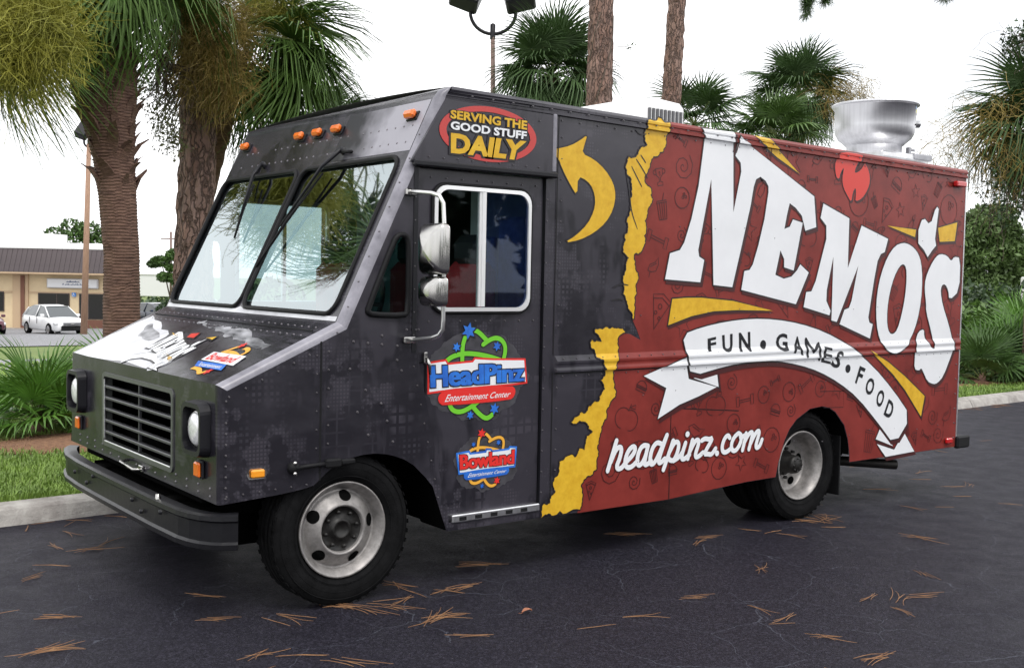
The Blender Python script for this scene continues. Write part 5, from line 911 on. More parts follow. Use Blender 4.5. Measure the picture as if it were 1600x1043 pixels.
# rivets
b = MB()
def rivet(x, z, r=.0065, y=None):
    y0 = (yprof(x,z) if y is None else y); n = 6
    b.add([(x+r*math.cos(k*math.pi/3), y0-.0005, z+r*math.sin(k*math.pi/3)) for k in range(6)]+[(x+r*.55*math.cos(k*math.pi/3), y0-.0055-.004, z+r*.55*math.sin(k*math.pi/3)) for k in range(6)], [(k,(k+1)%6,6+(k+1)%6,6+k) for k in range(6)]+[tuple(6+k for k in range(6))])
for x in np.arange(.72, 6.05, .15): rivet(x, H(x)-.10); rivet(x+.05, H(x)-.045, y=-.022)
for x in np.arange(1.52, 6.05, .11): rivet(x, belt(x)-.025, .005); rivet(x, belt(x)+.085, .005)
for z in np.arange(.5, 2.75, .13): rivet(1.365, z, .005); rivet(1.475, z, .005) if abs(z-1.3) > .12 else None; rivet(6.07, z, .007)
for z in np.arange(.55, 1.4, .11): rivet(.40+max(0,(1.42-z)*.235)-.012, z, .005)
for z in np.arange(1.5, 2.4, .13): rivet(.405, z, .006)
for t in np.linspace(0, 1, 10): rivet(-.71, .68+.5*t, .006); rivet(-.08+.58*t*.98, 1.52+1.25*t, .006) if t < .99 else None
for t in np.linspace(.05, .95, 6): rivet(-.72+.5*t, 1.19+.225*t, .006); rivet(-.73+.5*t, .69+.02*t, .005)
for z in np.arange(.80, 1.44, .10): rivet(-.20, z, .005); rivet(-.13, z+.02, .006)
for x, z in ((.02,1.47),(.11,1.46),(.2,1.45),(.30,1.44),(.30,1.36),(.1,1.2),(.2,1.12),(.24,1.02),(.12,.95),(.28,.9),(.33,1.3),(.0,1.32),(.05,1.08),(.42,1.53),(.44,1.53),(.36,1.53),(.20,1.50)): rivet(x, z, .008)
for x in np.arange(2.2, 5.9, .33):
    for z in (.62, 1.05, 1.62, 2.2): rivet(x+random.uniform(-.04,.04), z+random.uniform(-.04,.04), .0045)
for x in np.arange(.52, 1.3, .11): rivet(x, 1.575, .006, y=.021); rivet(x, 2.40, .005, y=.021)
for x in np.arange(.48, 1.36, .1): rivet(x, 2.51, .005, y=-.0185)
for x in np.arange(.68, 1.36, .12): rivet(x, 2.79, .005, y=-.0185)
b.build('rivets', mat('rivet_paint', (.16,.15,.16), .3, .4), TR, kind='stuff')
b = MB()
for y in np.arange(.14, 2.5, .095):
    for z in (2.60, 2.70):
        if random.random() < .9: b.lathe([(0,.006),(.006,.004),(.008,0)], 6, 'z', (0,0,0)); nn = 18; b.v[-nn:] = [(wx(z)-.88*v[2]+v[0]*.42, y+v[1], z+v[0]*.9+.42*v[2]) for v in b.v[-nn:]]
for y in np.arange(.14, 2.45, .085):
    for x in (-.135, -.225): b.lathe([(0,.005),(.005,.004),(.007,0)], 6, 'z', (x,y,hz(x)))
for z in np.arange(.68,.73,.04):
    for y in np.arange(.1, 2.5, .16): b.lathe([(0,-.756),(.006,-.754),(.008,-.750)], 6, 'x', (0,y,z))
b.build('rivets', mat('rivet_paint'), TR, kind='stuff')
# ------------------------------------------------------------------ plants
M_FROND = mat('palm_leaf', (.070,.130,.024), .5, spec=.25, var=.35, vscale=1.6); M_FROND2 = mat('palmetto_leaf', (.115,.25,.036), .42, var=.35, vscale=2.2)
M_FDARK = mat('far_palm_leaf', (.058,.105,.034), .55, spec=.3, var=.4, vscale=.6); M_FDRY = mat('dead_palm_leaf', (.26,.17,.085), .8, var=.3, vscale=3)
M_STALK = mat('leaf_stalk', (.12,.15,.04), .6)
M_PALMT = mat('palm_bark', (.20,.115,.082), .9, col2=(.085,.045,.033), vscale=9, bump=.7, bscale=30, stretch=(1,1,5))
M_PINEB = mat('pine_bark', (.27,.16,.12), .9, col2=(.13,.075,.06), vscale=9, bump=.8, bscale=26, stretch=(1,1,.35))
def bark_cracks(m):
    t = m.node_tree; p = t.nodes['Principled BSDF']; src = p.inputs['Base Color'].links[0].from_socket; c = nd(t, 'ShaderNodeTexCoord')
    ds = nd(t, 'ShaderNodeTexNoise', inp={'Scale': 7.0, 'Detail': 4.0}); t.links.new(c.outputs['Object'], ds.inputs['Vector'])
    ad = nd(t, 'ShaderNodeVectorMath', operation='MULTIPLY_ADD'); t.links.new(ds.outputs['Color'], ad.inputs[0]); ad.inputs[1].default_value = (.16,.16,.16); t.links.new(c.outputs['Object'], ad.inputs[2])
    mm = nd(t, 'ShaderNodeMapping', inp={'Scale': (16,16,2.6)}); t.links.new(ad.outputs[0], mm.inputs[0])
    v = nd(t, 'ShaderNodeTexVoronoi', feature='DISTANCE_TO_EDGE', inp={'Scale': 1.0}); t.links.new(mm.outputs[0], v.inputs['Vector'])
    r = nd(t, 'ShaderNodeMapRange', inp={'From Min': .0, 'From Max': .14}); t.links.new(v.outputs['Distance'], r.inputs['Value'])
    v2 = nd(t, 'ShaderNodeTexVoronoi', inp={'Scale': 1.0}); t.links.new(mm.outputs[0], v2.inputs['Vector']); sx = nd(t, 'ShaderNodeSeparateXYZ'); t.links.new(v2.outputs['Color'], sx.inputs[0])
    pl = mixc(t, math_(t, 'MULTIPLY', sx.outputs[0], .45), src, (.36,.26,.22))
    t.links.new(mixc(t, r.outputs['Result'], (.105,.068,.055), pl), p.inputs['Base Color'])
    b = nd(t, 'ShaderNodeBump', inp={'Strength': .9, 'Distance': .03}); t.links.new(r.outputs['Result'], b.inputs['Height']); t.links.new(p.inputs['Normal'].links[0].from_socket, b.inputs['Normal']); t.links.new(b.outputs['Normal'], p.inputs['Normal'])
bark_cracks(M_PINEB)
M_VINE = mat('dodder_vine', (.33,.31,.035), .6, col2=(.19,.20,.025), vscale=3); M_VINEB = mat('dry_vine', (.30,.22,.045), .6, col2=(.17,.115,.03), vscale=4)
M_LEAF = mat('broad_leaf', (.055,.115,.02), .5, var=.45, vscale=1.2); M_LEAFD = mat('dark_leaf', (.032,.065,.020), .55, var=.45, vscale=.8); M_HEDGE = mat('hedge_leaf', (.075,.14,.025), .5, var=.4, vscale=1.5)
M_PNEED = mat('pine_needle_green', (.045,.085,.022), .5, var=.4, vscale=1.0); M_TWIG = mat('twig', (.10,.075,.055), .8)
def fan_leaf(name, m, n=34, petiole=.9, L=.85, spread=140, droop=.35, seed=0, wid=.030, curl=.3):
    rg = random.Random(seed); b = MB()
    pet = [(0,0,0),(petiole*.5,0,.03),(petiole,0,-.03)]
    b.tube(pet, [.016,.012,.010], 4, 1)
    for k in range(n):
        a = R(-spread+2*spread*k/(n-1))+rg.uniform(-.04,.04); l = L*(.62+.38*math.cos(a*.55))*rg.uniform(.9,1.08); lift = .22*abs(math.sin(a))
        d = Vector((math.cos(a), math.sin(a), 0)); s_ = Vector((-d.y, d.x, 0)); P = []
        for t in (.04,.38,.72,1.0):
            z = -.03+lift*t*l*.6-droop*l*t*t*t*(1+.5*rg.random())-curl*l*max(0,d.x)*t*t*.4
            P.append(Vector((petiole,0,0))+d*(l*t*(1-.12*droop*t))+Vector((0,0,z)))
        w = [wid*.35, wid, wid*.62, 0.002]; vs = []
        for p, ww in zip(P, w): vs += [p+s_*ww, p-Vector((0,0,ww*.55)), p-s_*ww]
        b.add(vs, [(3*i+j, 3*i+j+1, 3*i+j+4, 3*i+j+3) for i in range(3) for j in range(2)])
    me = bpy.data.meshes.new(name); me.from_pydata(b.v, [], b.f); me.materials.append(m); me.materials.append(M_STALK); me.polygons.foreach_set('material_index', b.m); me.update(); return me
LEAVES = {}
def leafset(key, m, **k):
    if key not in LEAVES: LEAVES[key] = [fan_leaf('frond', m, seed=s, droop=d, **k) for s, d in enumerate((.18,.35,.55,.8))]
    return LEAVES[key]
def crown(parent, c, n, meshes, size, el0=-50, el1=80, seed=0, dry=None, az=None):
    rg = random.Random(seed)
    for i in range(n):
        t = (i+.5)/n; el = el1+(el0-el1)*t**.8+rg.uniform(-8,8); a = i*137.5+rg.uniform(-15,15)
        if az: a = az[0]+(az[1]-az[0])*rg.random()
        k = min(3, max(0, int((80-el)/38))); me = meshes[k]
        o = bpy.data.objects.new('frond', me); COL.objects.link(o); o.parent = parent; o.location = c
        o.rotation_euler = (rg.uniform(-.3,.3), -R(el), R(a)); s = size*rg.uniform(.82,1.12); o.scale = (s,s,s)
def bark_tube(name, path, rad, m, parent, n=26, seg=60, amp=.012, rings=0, plates=False, seed=0, lean=None):
    P = [Vector(p) for p in path]; T = [0]
    for a, b_ in zip(P, P[1:]): T.append(T[-1]+(b_-a).length)
    b = MB(); vs = []
    for j in range(seg+1):
        t = T[-1]*j/seg; i = max(q for q in range(len(T)-1) if T[q] <= t+1e-9); u = (t-T[i])/(T[i+1]-T[i]); c = P[i].lerp(P[i+1], u); r = float(np.interp(t, T, rad))
        for k in range(n):
            a = 2*math.pi*k/n; q = Vector((math.cos(a), math.sin(a), 0)); d = 0
            if rings: ph = (t*rings+.35*noise.noise(Vector((q.x*2, q.y*2, t*1.5+seed)))) % 1; d += amp*(1-ph)+amp*.6*noise.noise(Vector((q.x*6, q.y*6, t*9)))
            if plates:
                v = noise.voronoi(Vector((a*r*11, t*3.6, seed+.0)), distance_metric='DISTANCE', exponent=2.5)[0]; d += amp*min(1, (v[1]-v[0])*3.2)+amp*.5*noise.noise(Vector((a*7, t*11, seed)))
            vs.append(c+q*(r+d))
    b.add(vs, [(j*n+k, j*n+(k+1)%n, (j+1)*n+(k+1)%n, (j+1)*n+k) for j in range(seg) for k in range(n)]); return b.build(name, m, parent)
def tangle(name, pts, rad, n, m, length=.55, hang=.35, w=.0028, seed=0, seg=9, wig=.9):
    rg = random.Random(seed); b = MB()
    for i in range(n):
        c = Vector(rg.choice(pts)); p = c+Vector((rg.gauss(0,rad*.5), rg.gauss(0,rad*.5), rg.gauss(0,rad*.55))); d = Vector((rg.gauss(0,1), rg.gauss(0,1), rg.gauss(0,.7))).normalized(); P = [p.copy()]; st = length/seg*rg.uniform(.5,1.4)
        for k in range(seg):
            d = (d+Vector((rg.gauss(0,wig), rg.gauss(0,wig), rg.gauss(-hang,wig)))*.45).normalized(); p = p+d*st; P.append(p.copy())
        b.tube(P, w*rg.uniform(.7,1.3), 3, caps=False)
    me = bpy.data.meshes.new(name); me.from_pydata(b.v, [], b.f); me.materials.append(m); o = bpy.data.objects.new(name, me); COL.objects.link(o); return o
def leaf_cloud(name, blobs, n, m, parent, size=.10, seed=0, flat=.6, kind=None, hollow=.55):
    g = np.random.default_rng(seed); w = np.array([b_[1]**2 for b_ in blobs]); w = w/w.sum(); ix = g.choice(len(blobs), n, p=w)
    c = np.array([b_[0] for b_ in blobs])[ix]; r = np.array([b_[1] for b_ in blobs])[ix]
    d = g.normal(size=(n,3)); d /= np.linalg.norm(d, axis=1)[:,None]; d[:,2] *= flat
    p = c+d*(r*(hollow+(1-hollow)*g.random(n)**.6))[:,None]
    u = g.normal(size=(n,3)); u /= np.linalg.norm(u, axis=1)[:,None]; v = np.cross(u, g.normal(size=(n,3))); v /= np.linalg.norm(v, axis=1)[:,None]
    s = size*g.uniform(.5,1.3,n)[:,None]; q = np.stack([p-u*s, p-v*s*.45, p+u*s, p+v*s*.45], 1).reshape(-1,3)
    me = bpy.data.meshes.new(name); me.vertices.add(n*4); me.vertices.foreach_set('co', q.ravel()); me.loops.add(n*4); me.loops.foreach_set('vertex_index', np.arange(n*4)); me.polygons.add(n); me.polygons.foreach_set('loop_start', np.arange(n)*4); me.update(calc_edges=True)
    me.materials.append(m); return link(name, me, parent, kind=kind)
# --- left sabal palm
def lp(p, o): return tuple(a-b_ for a, b_ in zip(p, o))
T = PT['palm_trunk']; o0 = (T[0][0], T[0][1], .05)
palm = thing('palm_tree', 'thick trunked cabbage palm nearest the truck, standing by the nose on the left verge', 'palm tree', o0)
bark_tube('trunk', [lp(p, o0) for p in T], [.20,.172,.165,.175,.19,.25,.31,.30,.22], M_PALMT, palm, rings=32, amp=.011, n=40, seg=420, seed=3)
rg = random.Random(5)
bootm = []
for s in range(3):
    b = MB(); w = .05+.01*s; b.add([(-w,0,0),(w,0,0),(w*.75,.05,.16),(-w*.75,.05,.16),(-w*.5,.13,.27),(w*.4,.12,.25),(-w,-.03,0),(w,-.03,0),(-w*.75,.02,.16),(w*.75,.02,.16)], [(0,1,2,3),(3,2,5,4),(6,8,9,7),(0,3,8,6),(1,7,9,2),(8,4,5,9),(3,4,8),(2,9,5)])
    me = bpy.data.meshes.new('boot'); me.from_pydata(b.v, [], b.f); me.materials.append(M_PALMT); bootm.append(me)
for i in range(90):
    z = 2.62+1.5*i/90; a = i*2.4+rg.uniform(-.2,.2); r = float(np.interp(z, [2.5,2.93,3.3,3.63,4.1,4.5],[.175,.19,.25,.31,.30,.22])); cx = float(np.interp(z, [p[2] for p in T], [p[0] for p in T]))-o0[0]; cy = float(np.interp(z, [p[2] for p in T], [p[1] for p in T]))-o0[1]
    o = bpy.data.objects.new('leaf_base', bootm[i % 3]); COL.objects.link(o); o.parent = palm; o.location = (cx+(r-.01)*math.cos(a), cy+(r-.01)*math.sin(a), z-.05); o.rotation_euler = (rg.uniform(-.5,.1), rg.uniform(-.4,.4), a-math.pi/2); q = rg.uniform(.5,.95); o.scale = (q*1.1,q*.9,q)
near = leafset('near', M_FROND, n=52, petiole=.75, L=1.0, wid=.0155, spread=125)
crown(palm, lp((.55,6.12,5.05), o0), 30, near, 1.0, -25, 80, seed=2)
# extra hanging fronds: low left and over trunk, plus unseen ones added for windscreen reflection
for (px, py, pz), el, a, s, k in (((.42,5.85,5.2),-62,-105,.95,2),((.62,5.80,5.25),-66,-70,.95,3),((.20,6.0,4.42),-42,195,.85,3),((.12,6.1,4.30),-50,180,.8,3),((.1,6.0,4.55),-25,205,.95,2),((.45,5.75,5.25),-58,-85,1.0,2),((.75,5.85,5.15),-58,-45,.85,3),((.15,6.0,4.35),-50,212,.75,3),((.0,6.05,4.7),-10,190,1.0,1),((-.9,5.9,5.5),-60,215,1.0,2),((-.5,5.8,5.6),-72,240,1.0,3),((-1.3,6.0,5.4),-55,200,1.0,2),((-.2,5.7,5.5),-65,255,1.0,3),((-1.0,6.4,5.7),-40,180,1.1,1),((-1.6,6.2,5.3),-70,190,1.0,3)):
    o = bpy.data.objects.new('frond', near[k]); COL.objects.link(o); o.parent = palm; o.location = lp((px,py,pz), o0); o.rotation_euler = (rg.uniform(-.3,.3), -R(el), R(a)); o.scale = (s,)*3
tag(tangle('dodder_vine', PT['palm_vines'], .25, 4600, M_VINE, seed=1, length=.42, w=.0021, wig=.9, seg=6), 'yellow green tangle of threadlike vine draped over the left palm crown', 'vine')
tag(tangle('dodder_vine', PT['palm2_vines'][:6], .26, 3800, M_VINEB, seed=2, length=.42, w=.0020, wig=.9, seg=6), 'ochre tangle of threadlike vine hanging on the upper trunk of the nearest pine', 'vine')
tag(tangle('dodder_vine', PT['palm2_vines'][6:], .2, 1500, M_VINE, seed=3, w=.0021, length=.4, wig=.9, seg=6), 'bright green vine tangle topping the palm fronds right of the nearest pine', 'vine')
# --- second palm behind the near pine
c2, b2 = PT['palm2_c'], PT['palm2_b']; o0 = (b2[0], b2[1], 0.0)
palm2 = thing('palm_tree', 'cabbage palm half hidden behind the nearest pine trunk, fronds fanning right over the truck', 'palm tree', o0)
bark_tube('trunk', [(0,0,0),(0,0,2.6),lp((c2[0],c2[1],c2[2]-.2), o0)], [.13,.12,.16], M_PALMT, palm2, rings=16, seg=60, seed=8)
crown(palm2, lp(c2, o0), 26, near, .98, -50, 70, seed=11, az=(-70, 110))
for el, a, s, k in ((-12,-20,1.05,1),(-28,-42,1.0,1),(-45,-25,1.0,2),(-5,-55,1.0,1)):
    o = bpy.data.objects.new('frond', near[k]); COL.objects.link(o); o.parent = palm2; o.location = lp(c2, o0); o.rotation_euler = (rg.uniform(-.5,.5), -R(el), R(a)); o.scale = (s,)*3
# --- pines
def needle_tuft(name, n=60, L=.22, seed=0):
    g = random.Random(seed); b = MB()
    for i in range(n):
        d = Vector((g.gauss(.5,.6), g.gauss(0,.6), g.gauss(.1,.55))).normalized(); l = L*g.uniform(.6,1.1); s_ = d.orthogonal().normalized()*.0035; p0 = Vector((g.uniform(-.08,.05),0,0)); p1 = p0+d*l*.6; p2 = p0+d*l+Vector((0,0,-.03))
        b.add([p0+s_,p0-s_,p1-s_,p1+s_,p2], [(0,1,2,3),(3,2,4)])
    me = bpy.data.meshes.new(name); me.from_pydata(b.v, [], b.f); me.materials.append(M_PNEED); return me
TUFTS = [needle_tuft('needle_tuft', seed=s) for s in range(3)]
def pine(path, rad, label, seed, top=(5, 9), nb=9, seg=170, n=34):
    o0 = path[0]; t = thing('pine_tree', label, 'pine tree', (o0[0], o0[1], o0[2])); L = [lp(p, o0) for p in path]
    tip = L[-1]; L = L+[(tip[0]+.3, tip[1], tip[2]+top[1])]
    bark_tube('trunk', L, [r for r in rad]+[.06], M_PINEB, t, plates=True, amp=.028, seg=seg, n=n, seed=seed)
    g = random.Random(seed); blobs = []
    for i in range(nb):
        z = tip[2]+top[0]*.1+(top[1]-.4)*i/nb; a = g.uniform(0, 6.28); l = g.uniform(1.0, 2.4)*(1.1-.6*i/nb); p0 = Vector((tip[0]+.1, tip[1], z)); p1 = p0+Vector((math.cos(a)*l, math.sin(a)*l, .35*l))
        b = MB(); b.tube([p0, (p0+p1)/2+Vector((0,0,.1)), p1], [.05,.035,.015], 5); b.build('limb', M_PINEB, t)
        for q in range(14):
            p = p0.lerp(p1, g.uniform(.35,1.1))+Vector((g.gauss(0,.25),g.gauss(0,.25),g.gauss(.05,.2))); c = bpy.data.objects.new('needle_tuft', TUFTS[q % 3]); COL.objects.link(c); c.parent = t; c.location = p; c.rotation_euler = (g.uniform(-.5,.5), g.uniform(-1,.3), g.uniform(0,6.28)); c.scale = (g.uniform(1.2,2),)*3
    return t
pine(PT['pine1'], [.225,.195,.185,.18,.17,.15], 'thick reddish pine trunk nearest the truck, rising beside the windscreen', 1, top=(3,6))
pine(PT['pine938'], [.245,.20,.185,.16], 'tall pine with the wider trunk and a clinging vine behind the truck roof', 2, top=(3,6))
pine(PT['pine1054'], [.23,.185,.165,.14], 'slimmer pine trunk behind the white roof air conditioner', 3, top=(3,6))
# thin climber and sprig on the middle pine
p = PT['pine938']; b = MB(); g = random.Random(4)
for s in range(3):
    P = [(9.52+.19*math.cos(k*.5+s*2-2.2)-.0, 8.62+.19*math.sin(k*.5+s*2-2.2), 3.6+.33*k) for k in range(9)]; b.tube(P, .009, 4)
b.tube([(9.7,8.5,5.72),(9.86,8.42,5.74),(9.98,8.36,5.72)], .006, 4); o = b.build('climbing_vine', M_TWIG); tag(o, 'thin woody climber winding up the middle pine trunk', 'vine')
leaf_cloud('leaves', [((9.95,8.36,5.74),.09),((9.80,8.50,4.1),.14)], 40, M_LEAF, o, .04, 3)
# pine boughs reaching into the frame at the top right
def bough(pts, base, label, seed):
    t = thing('pine_bough', label, 'pine branch', base, group=None); g = random.Random(seed)
    for q in pts:
        b = MB(); b.tube([(0,0,0), tuple((a-c)*.6+g.uniform(-.05,.05) for a, c in zip(q, base)), lp(q, base)], [.02,.012,.006], 5); b.build('twig', M_TWIG, t)
        for k in range(10):
            c = bpy.data.objects.new('needle_tuft', TUFTS[k % 3]); COL.objects.link(c); c.parent = t; c.location = tuple((a-d)*g.uniform(.75,1.03) for a, d in zip(q, base)); c.rotation_euler = (g.uniform(-.6,.6), g.uniform(0,1.2), g.uniform(0,6.28)); c.scale = (g.uniform(.75,1.15),)*3
tips = PT['pinetips']
bough(tips[:5], (13.1,6.9,7.6), 'dark pine bough tip dipping into the sky at the top right of the slimmer pine', 1)
bough(tips[5:], (14.7,5.5,7.5), 'pine needle tip just showing at the top edge above the exhaust fan', 2)
# twiggy small leaved shrub limb between palm and pine
tl = PT['twig_limb']; b = MB(); b.tube(tl, [.05,.04,.025,.02], 6); g = random.Random(9)
for i in range(26):
    p = Vector(tl[1]).lerp(Vector(tl[2]), g.random()); P = [p]
    for k in range(5): p = p+Vector((g.gauss(.02,.10), g.gauss(0,.08), g.gauss(-.13,.08))); P.append(p)
    b.tube(P, [.012,.009,.007,.006,.004,.003], 4)
o = b.build('twiggy_branch', M_TWIG); tag(o, 'twiggy small leaved branch hanging between the palm and the nearest pine', 'branch')
leaf_cloud('leaves', [(p, .22) for p in PT['twigs']], 1300, mat('small_leaf', (.10,.11,.035), .6, var=.4), o, .022, 5, flat=1, hollow=.1)
# --- mid distance palms
far = leafset('far', M_FDARK, n=36, petiole=.8, L=.95, wid=.022)
labs = ['big round headed palm behind the truck roof left of the middle pine', 'low palm crown showing beside the slimmer pine and air conditioner', 'tall palm crown with dry yellow fringe left of the exhaust fan', 'lower bright palm crown just above the red roof edge near the fan', 'large palm at the right edge of the frame, draped in vines', 'palm top just peeping over the dark cab roof']
for i, ((c, d), lab) in enumerate(zip(PT['palms'], labs)):
    base = (c[0], c[1], gz(c[0], c[1])); t = thing('palm_tree', lab, 'palm tree', base, group='sabal palms behind the truck')
    bark_tube('trunk', [(0,0,0),(0,0,c[2]-base[2]-.1)], [.17,.2], M_PALMT, t, rings=10, seg=30, n=16, seed=i)
    ms = far if i != 3 else leafset('far2', mat('bright_palm_leaf', (.075,.135,.03), .45, var=.35, vscale=.8), n=30, petiole=.8, L=.95, wid=.034)  # brighter leaf tone for the low crown near the fan
    crown(t, (0,0,c[2]-base[2]), (56,30,46,34,54,22)[i], ms, (1.10,.92,1.10,.95,1.0,.8)[i], -48, 84, seed=20+i)
    if i in (2, 4):
        dry = leafset('dry', M_FDRY, n=24, petiole=.8, L=.85, wid=.03); crown(t, (0,0,c[2]-base[2]-.1), 8, dry, .95, -75, -20, seed=40+i)
tag(tangle('dodder_vine', PT['rvine'][:3], .5, 420, M_VINEB, length=.9, w=.005, seed=5), 'ochre vine fringe on the palm crown left of the exhaust fan', 'vine')
tag(tangle('dodder_vine', PT['rvine'][3:6], .5, 420, M_VINEB, length=.8, w=.004, seed=6), 'yellowish vine tangle over the palm at the right edge', 'vine')
o = tangle('hanging_vine', PT['hang'], .35, 60, M_TWIG, length=.9, hang=.9, w=.004, seed=7); tag(o, 'leafy vine dangling below the palm at the right edge', 'vine')
leaf_cloud('leaves', [((p[0],p[1],p[2]-.35+.2*(i%2)), .42) for i, p in enumerate(PT['hang'])], 420, M_LEAFD, o, .05, 8, flat=1, hollow=.1)
o = tangle('hanging_vine', PT['rvine'][6:], .3, 60, M_TWIG, length=.6, hang=.5, w=.004, seed=8); tag(o, 'small green tuft of foliage at the right edge above the big palm', 'vine')
leaf_cloud('leaves', [((p[0],p[1],p[2]), .32) for p in PT['rvine'][6:]], 420, M_LEAFD, o, .05, 9, flat=1.1, hollow=.1)
# --- saw palmettos
pal = leafset('palmetto', M_FROND2, n=26, petiole=.55, L=.62, wid=.022, spread=115, curl=.05)
def palmetto(p, n, size, label, seed, ms=pal, el0=5, el1=85):
    t = thing('palmetto', label, 'palmetto', p, group='saw palmettos on the verge'); crown(t, (0,0,.05), n, ms, size, el0, el1, seed=seed)
    b = MB(); b.lathe([(.09,-.02),(.10,.06),(.06,.16),(0,.2)], 8, 'z'); b.build('stem', M_PALMT, t); return t
for p, n, s, lab, sd in ((PT['palmetto'][0], 22, .92, 'bright green saw palmetto nearest the front bumper on the left verge', 1), ((.95,7.9,.03), 16, .85, 'saw palmetto tucked behind the far headlight', 2), ((1.9,9.6,-.08), 14, .95, 'saw palmetto standing between the hood edge and the parked white car', 3)): palmetto(p, n, s, lab, sd)
rl = ['small pale saw palmetto at the kerb right of the rear corner', 'broad saw palmetto low in the mulch at right', 'saw palmetto at the right frame edge beside the kerb', 'tall saw palmetto behind the kerbside clump at right', 'saw palmetto in front of the clipped hedge', 'far saw palmetto rising against the dark hedge', 'saw palmetto beyond the right frame edge']
for i, (p, lab) in enumerate(zip(PT['rpalmetto'], rl)): palmetto(p, 20, (.95,1.2,1.15,1.5,1.7,1.9,1.2)[i], lab, 50+i, ms=pal if i % 2 else leafset('palmetto2', mat('dull_palmetto_leaf', (.055,.11,.025), .5, var=.35), n=26, petiole=.55, L=.62, wid=.022, spread=115, curl=.05))
# --- shrubs, hedges and trees at right
def shrub(name, blobs, n, m, label, cat, size, seed, base, group=None, trunk=None, flat=.8, hollow=.55):
    t = thing(name, label, cat, base, group=group)
    leaf_cloud('foliage' if not trunk else 'crown', [(lp(c, base), r) for c, r in blobs], n, m, t, size, seed, flat, hollow=hollow)
    b = MB()
    if trunk: b.tube([(0,0,-.3), (.05,0,trunk*.5), (0,.05,trunk)], [.16*trunk/4,.13*trunk/4,.08*trunk/4], 7)
    else: b.tube([(0,0,-.1),(.02,0,.4)], .04, 5)
    for k, (c, r) in enumerate(blobs[:5]):
        q = lp(c, base); b.tube([(0,0,(trunk or .4)*.7), tuple(a*.6 for a in q[:2])+(max(q[2]*.8,.3),), q], [.05,.04,.02], 5)
    b.build('trunk' if trunk else 'stems', M_TWIG, t); return t
g = random.Random(2); hx, hy = 29.5, 13.2
hb = [((hx+i*1.15*.8, hy-i*1.15*.6+g.uniform(-.1,.1), gz(hx,hy)+z), .8) for i in range(-2, 7) for z in (.5, .95)]
shrub('hedge', hb, 9000, M_HEDGE, 'clipped bright green hedge behind the palmettos right of the truck', 'hedge', .11, 1, (hx,hy,gz(hx,hy)))
hb = [((hx+6+i*1.3*.8, hy+4-i*1.3*.6, gz(hx,hy)+z), 1.0) for i in range(-3, 9) for z in (.7, 1.45)]
shrub('hedge', hb, 7000, M_LEAFD, 'taller dark hedge behind the clipped bright hedge', 'hedge', .14, 2, (hx+6,hy+4,gz(hx,hy)))
tb = PT['treeR']; g = random.Random(6)
bl_ = [((tb[0]+u*.793, tb[1]-u*.609, tb[2]+z), r) for u, z, r in [(g.uniform(-2.6,2.8)*math.sin(math.pi*min(.93,max(.2,h))), .5+4.7*h, g.uniform(.7,1.15)) for h in [(i+.5)/38 for i in range(38)]]]
shrub('broad_tree', bl_, 34000, mat('pine_green_leaf', (.080,.130,.036), .6, var=.5, vscale=.7), 'round dense dark green tree behind the rear of the truck at right', 'tree', .16, 3, (tb[0],tb[1],tb[2]-1.6), trunk=3.2, hollow=.35)
lo = [((16.4,5.2,.25),.35),((17.1,5.3,.3),.4),((18.2,5.0,.25),.38),((19.4,5.2,.3),.45),((16.9,6.6,.4),.5)]
for i, (c, r) in enumerate(lo): shrub('ground_shrub', [((c[0],c[1],c[2]+.05), r),((c[0]+.3,c[1]+.1,c[2]), r*.8)], 700, M_LEAFD if i % 2 else M_LEAF, ['low dark shrub under the palmettos nearest the truck corner','low leafy shrub between the kerbside palmettos','low dark shrub at the kerb under the broad palmetto','leafy shrub at the right frame edge in the mulch','leafy shrub just behind the nearest right palmetto'][i], 'shrub', .06, 60+i, (c[0],c[1],gz(c[0],c[1])))
rw = PT['rwall']; b = MB(); b.bbox((-2.5,-.2,-3),(2.5,.2,2.4), .05, M=Matrix.Rotation(-.656,4,'Z')); o = b.build('pale_building', mat('pale_stucco', (.62,.62,.58), .8, var=.05)); o.location = (rw[0]+2.0, rw[1]-1.5, rw[2]-2.2); tag(o, 'pale wall at the right frame edge behind the palmettos', 'building')
# trees and buildings at left background
tm = PT['treeM']; g = random.Random(8); bl_ = [((tm[0]+x*.793, tm[1]-x*.609, tm[2]+z), r) for x, z, r in ((-.7,1.9,.6),(.3,2.3,.7),(1.0,1.8,.7),(-.4,.9,.55),(.6,.8,.8),(1.4,.9,.7),(0,1.5,.45),(-1.2,1.7,.4),(1.6,2.2,.6))]
shrub('broad_tree', bl_, 6500, M_LEAF, 'bright layered leafy tree between the palm trunk and the nearest pine', 'tree', .13, 4, (tm[0],tm[1],tm[2]-2.6), trunk=2.6, flat=.6)
bl_ = [((tm[0]+x*.793, tm[1]-x*.609, tm[2]+z), r) for x, z, r in ((.3,-1.0,.8),(1.2,-.9,.8),(-.4,-1.2,.6),(2.0,-.7,.8))]
shrub('shrub', bl_, 2600, M_LEAFD, 'grey green shrubs under the bright layered tree', 'shrub', .12, 5, (tm[0],tm[1],tm[2]-2.6))
tb = PT['treeB']; bl_ = [((tb[0]+x*.793, tb[1]-x*.609, tb[2]+z+1.1), r) for x, z, r in ((-2,.7,.9),(-.5,1.3,1.1),(1,1.0,1.2),(2.5,.7,1.0),(0,.2,1.4),(-3,-.4,1.2),(1.5,-.2,1.4),(3.2,-.4,1.1))]
shrub('broad_tree', bl_, 3500, M_LEAF, 'tree top rising behind the strip mall roof', 'tree', .2, 6, (tb[0],tb[1],tb[2]-6), trunk=6)
g = random.Random(12); bl_ = []
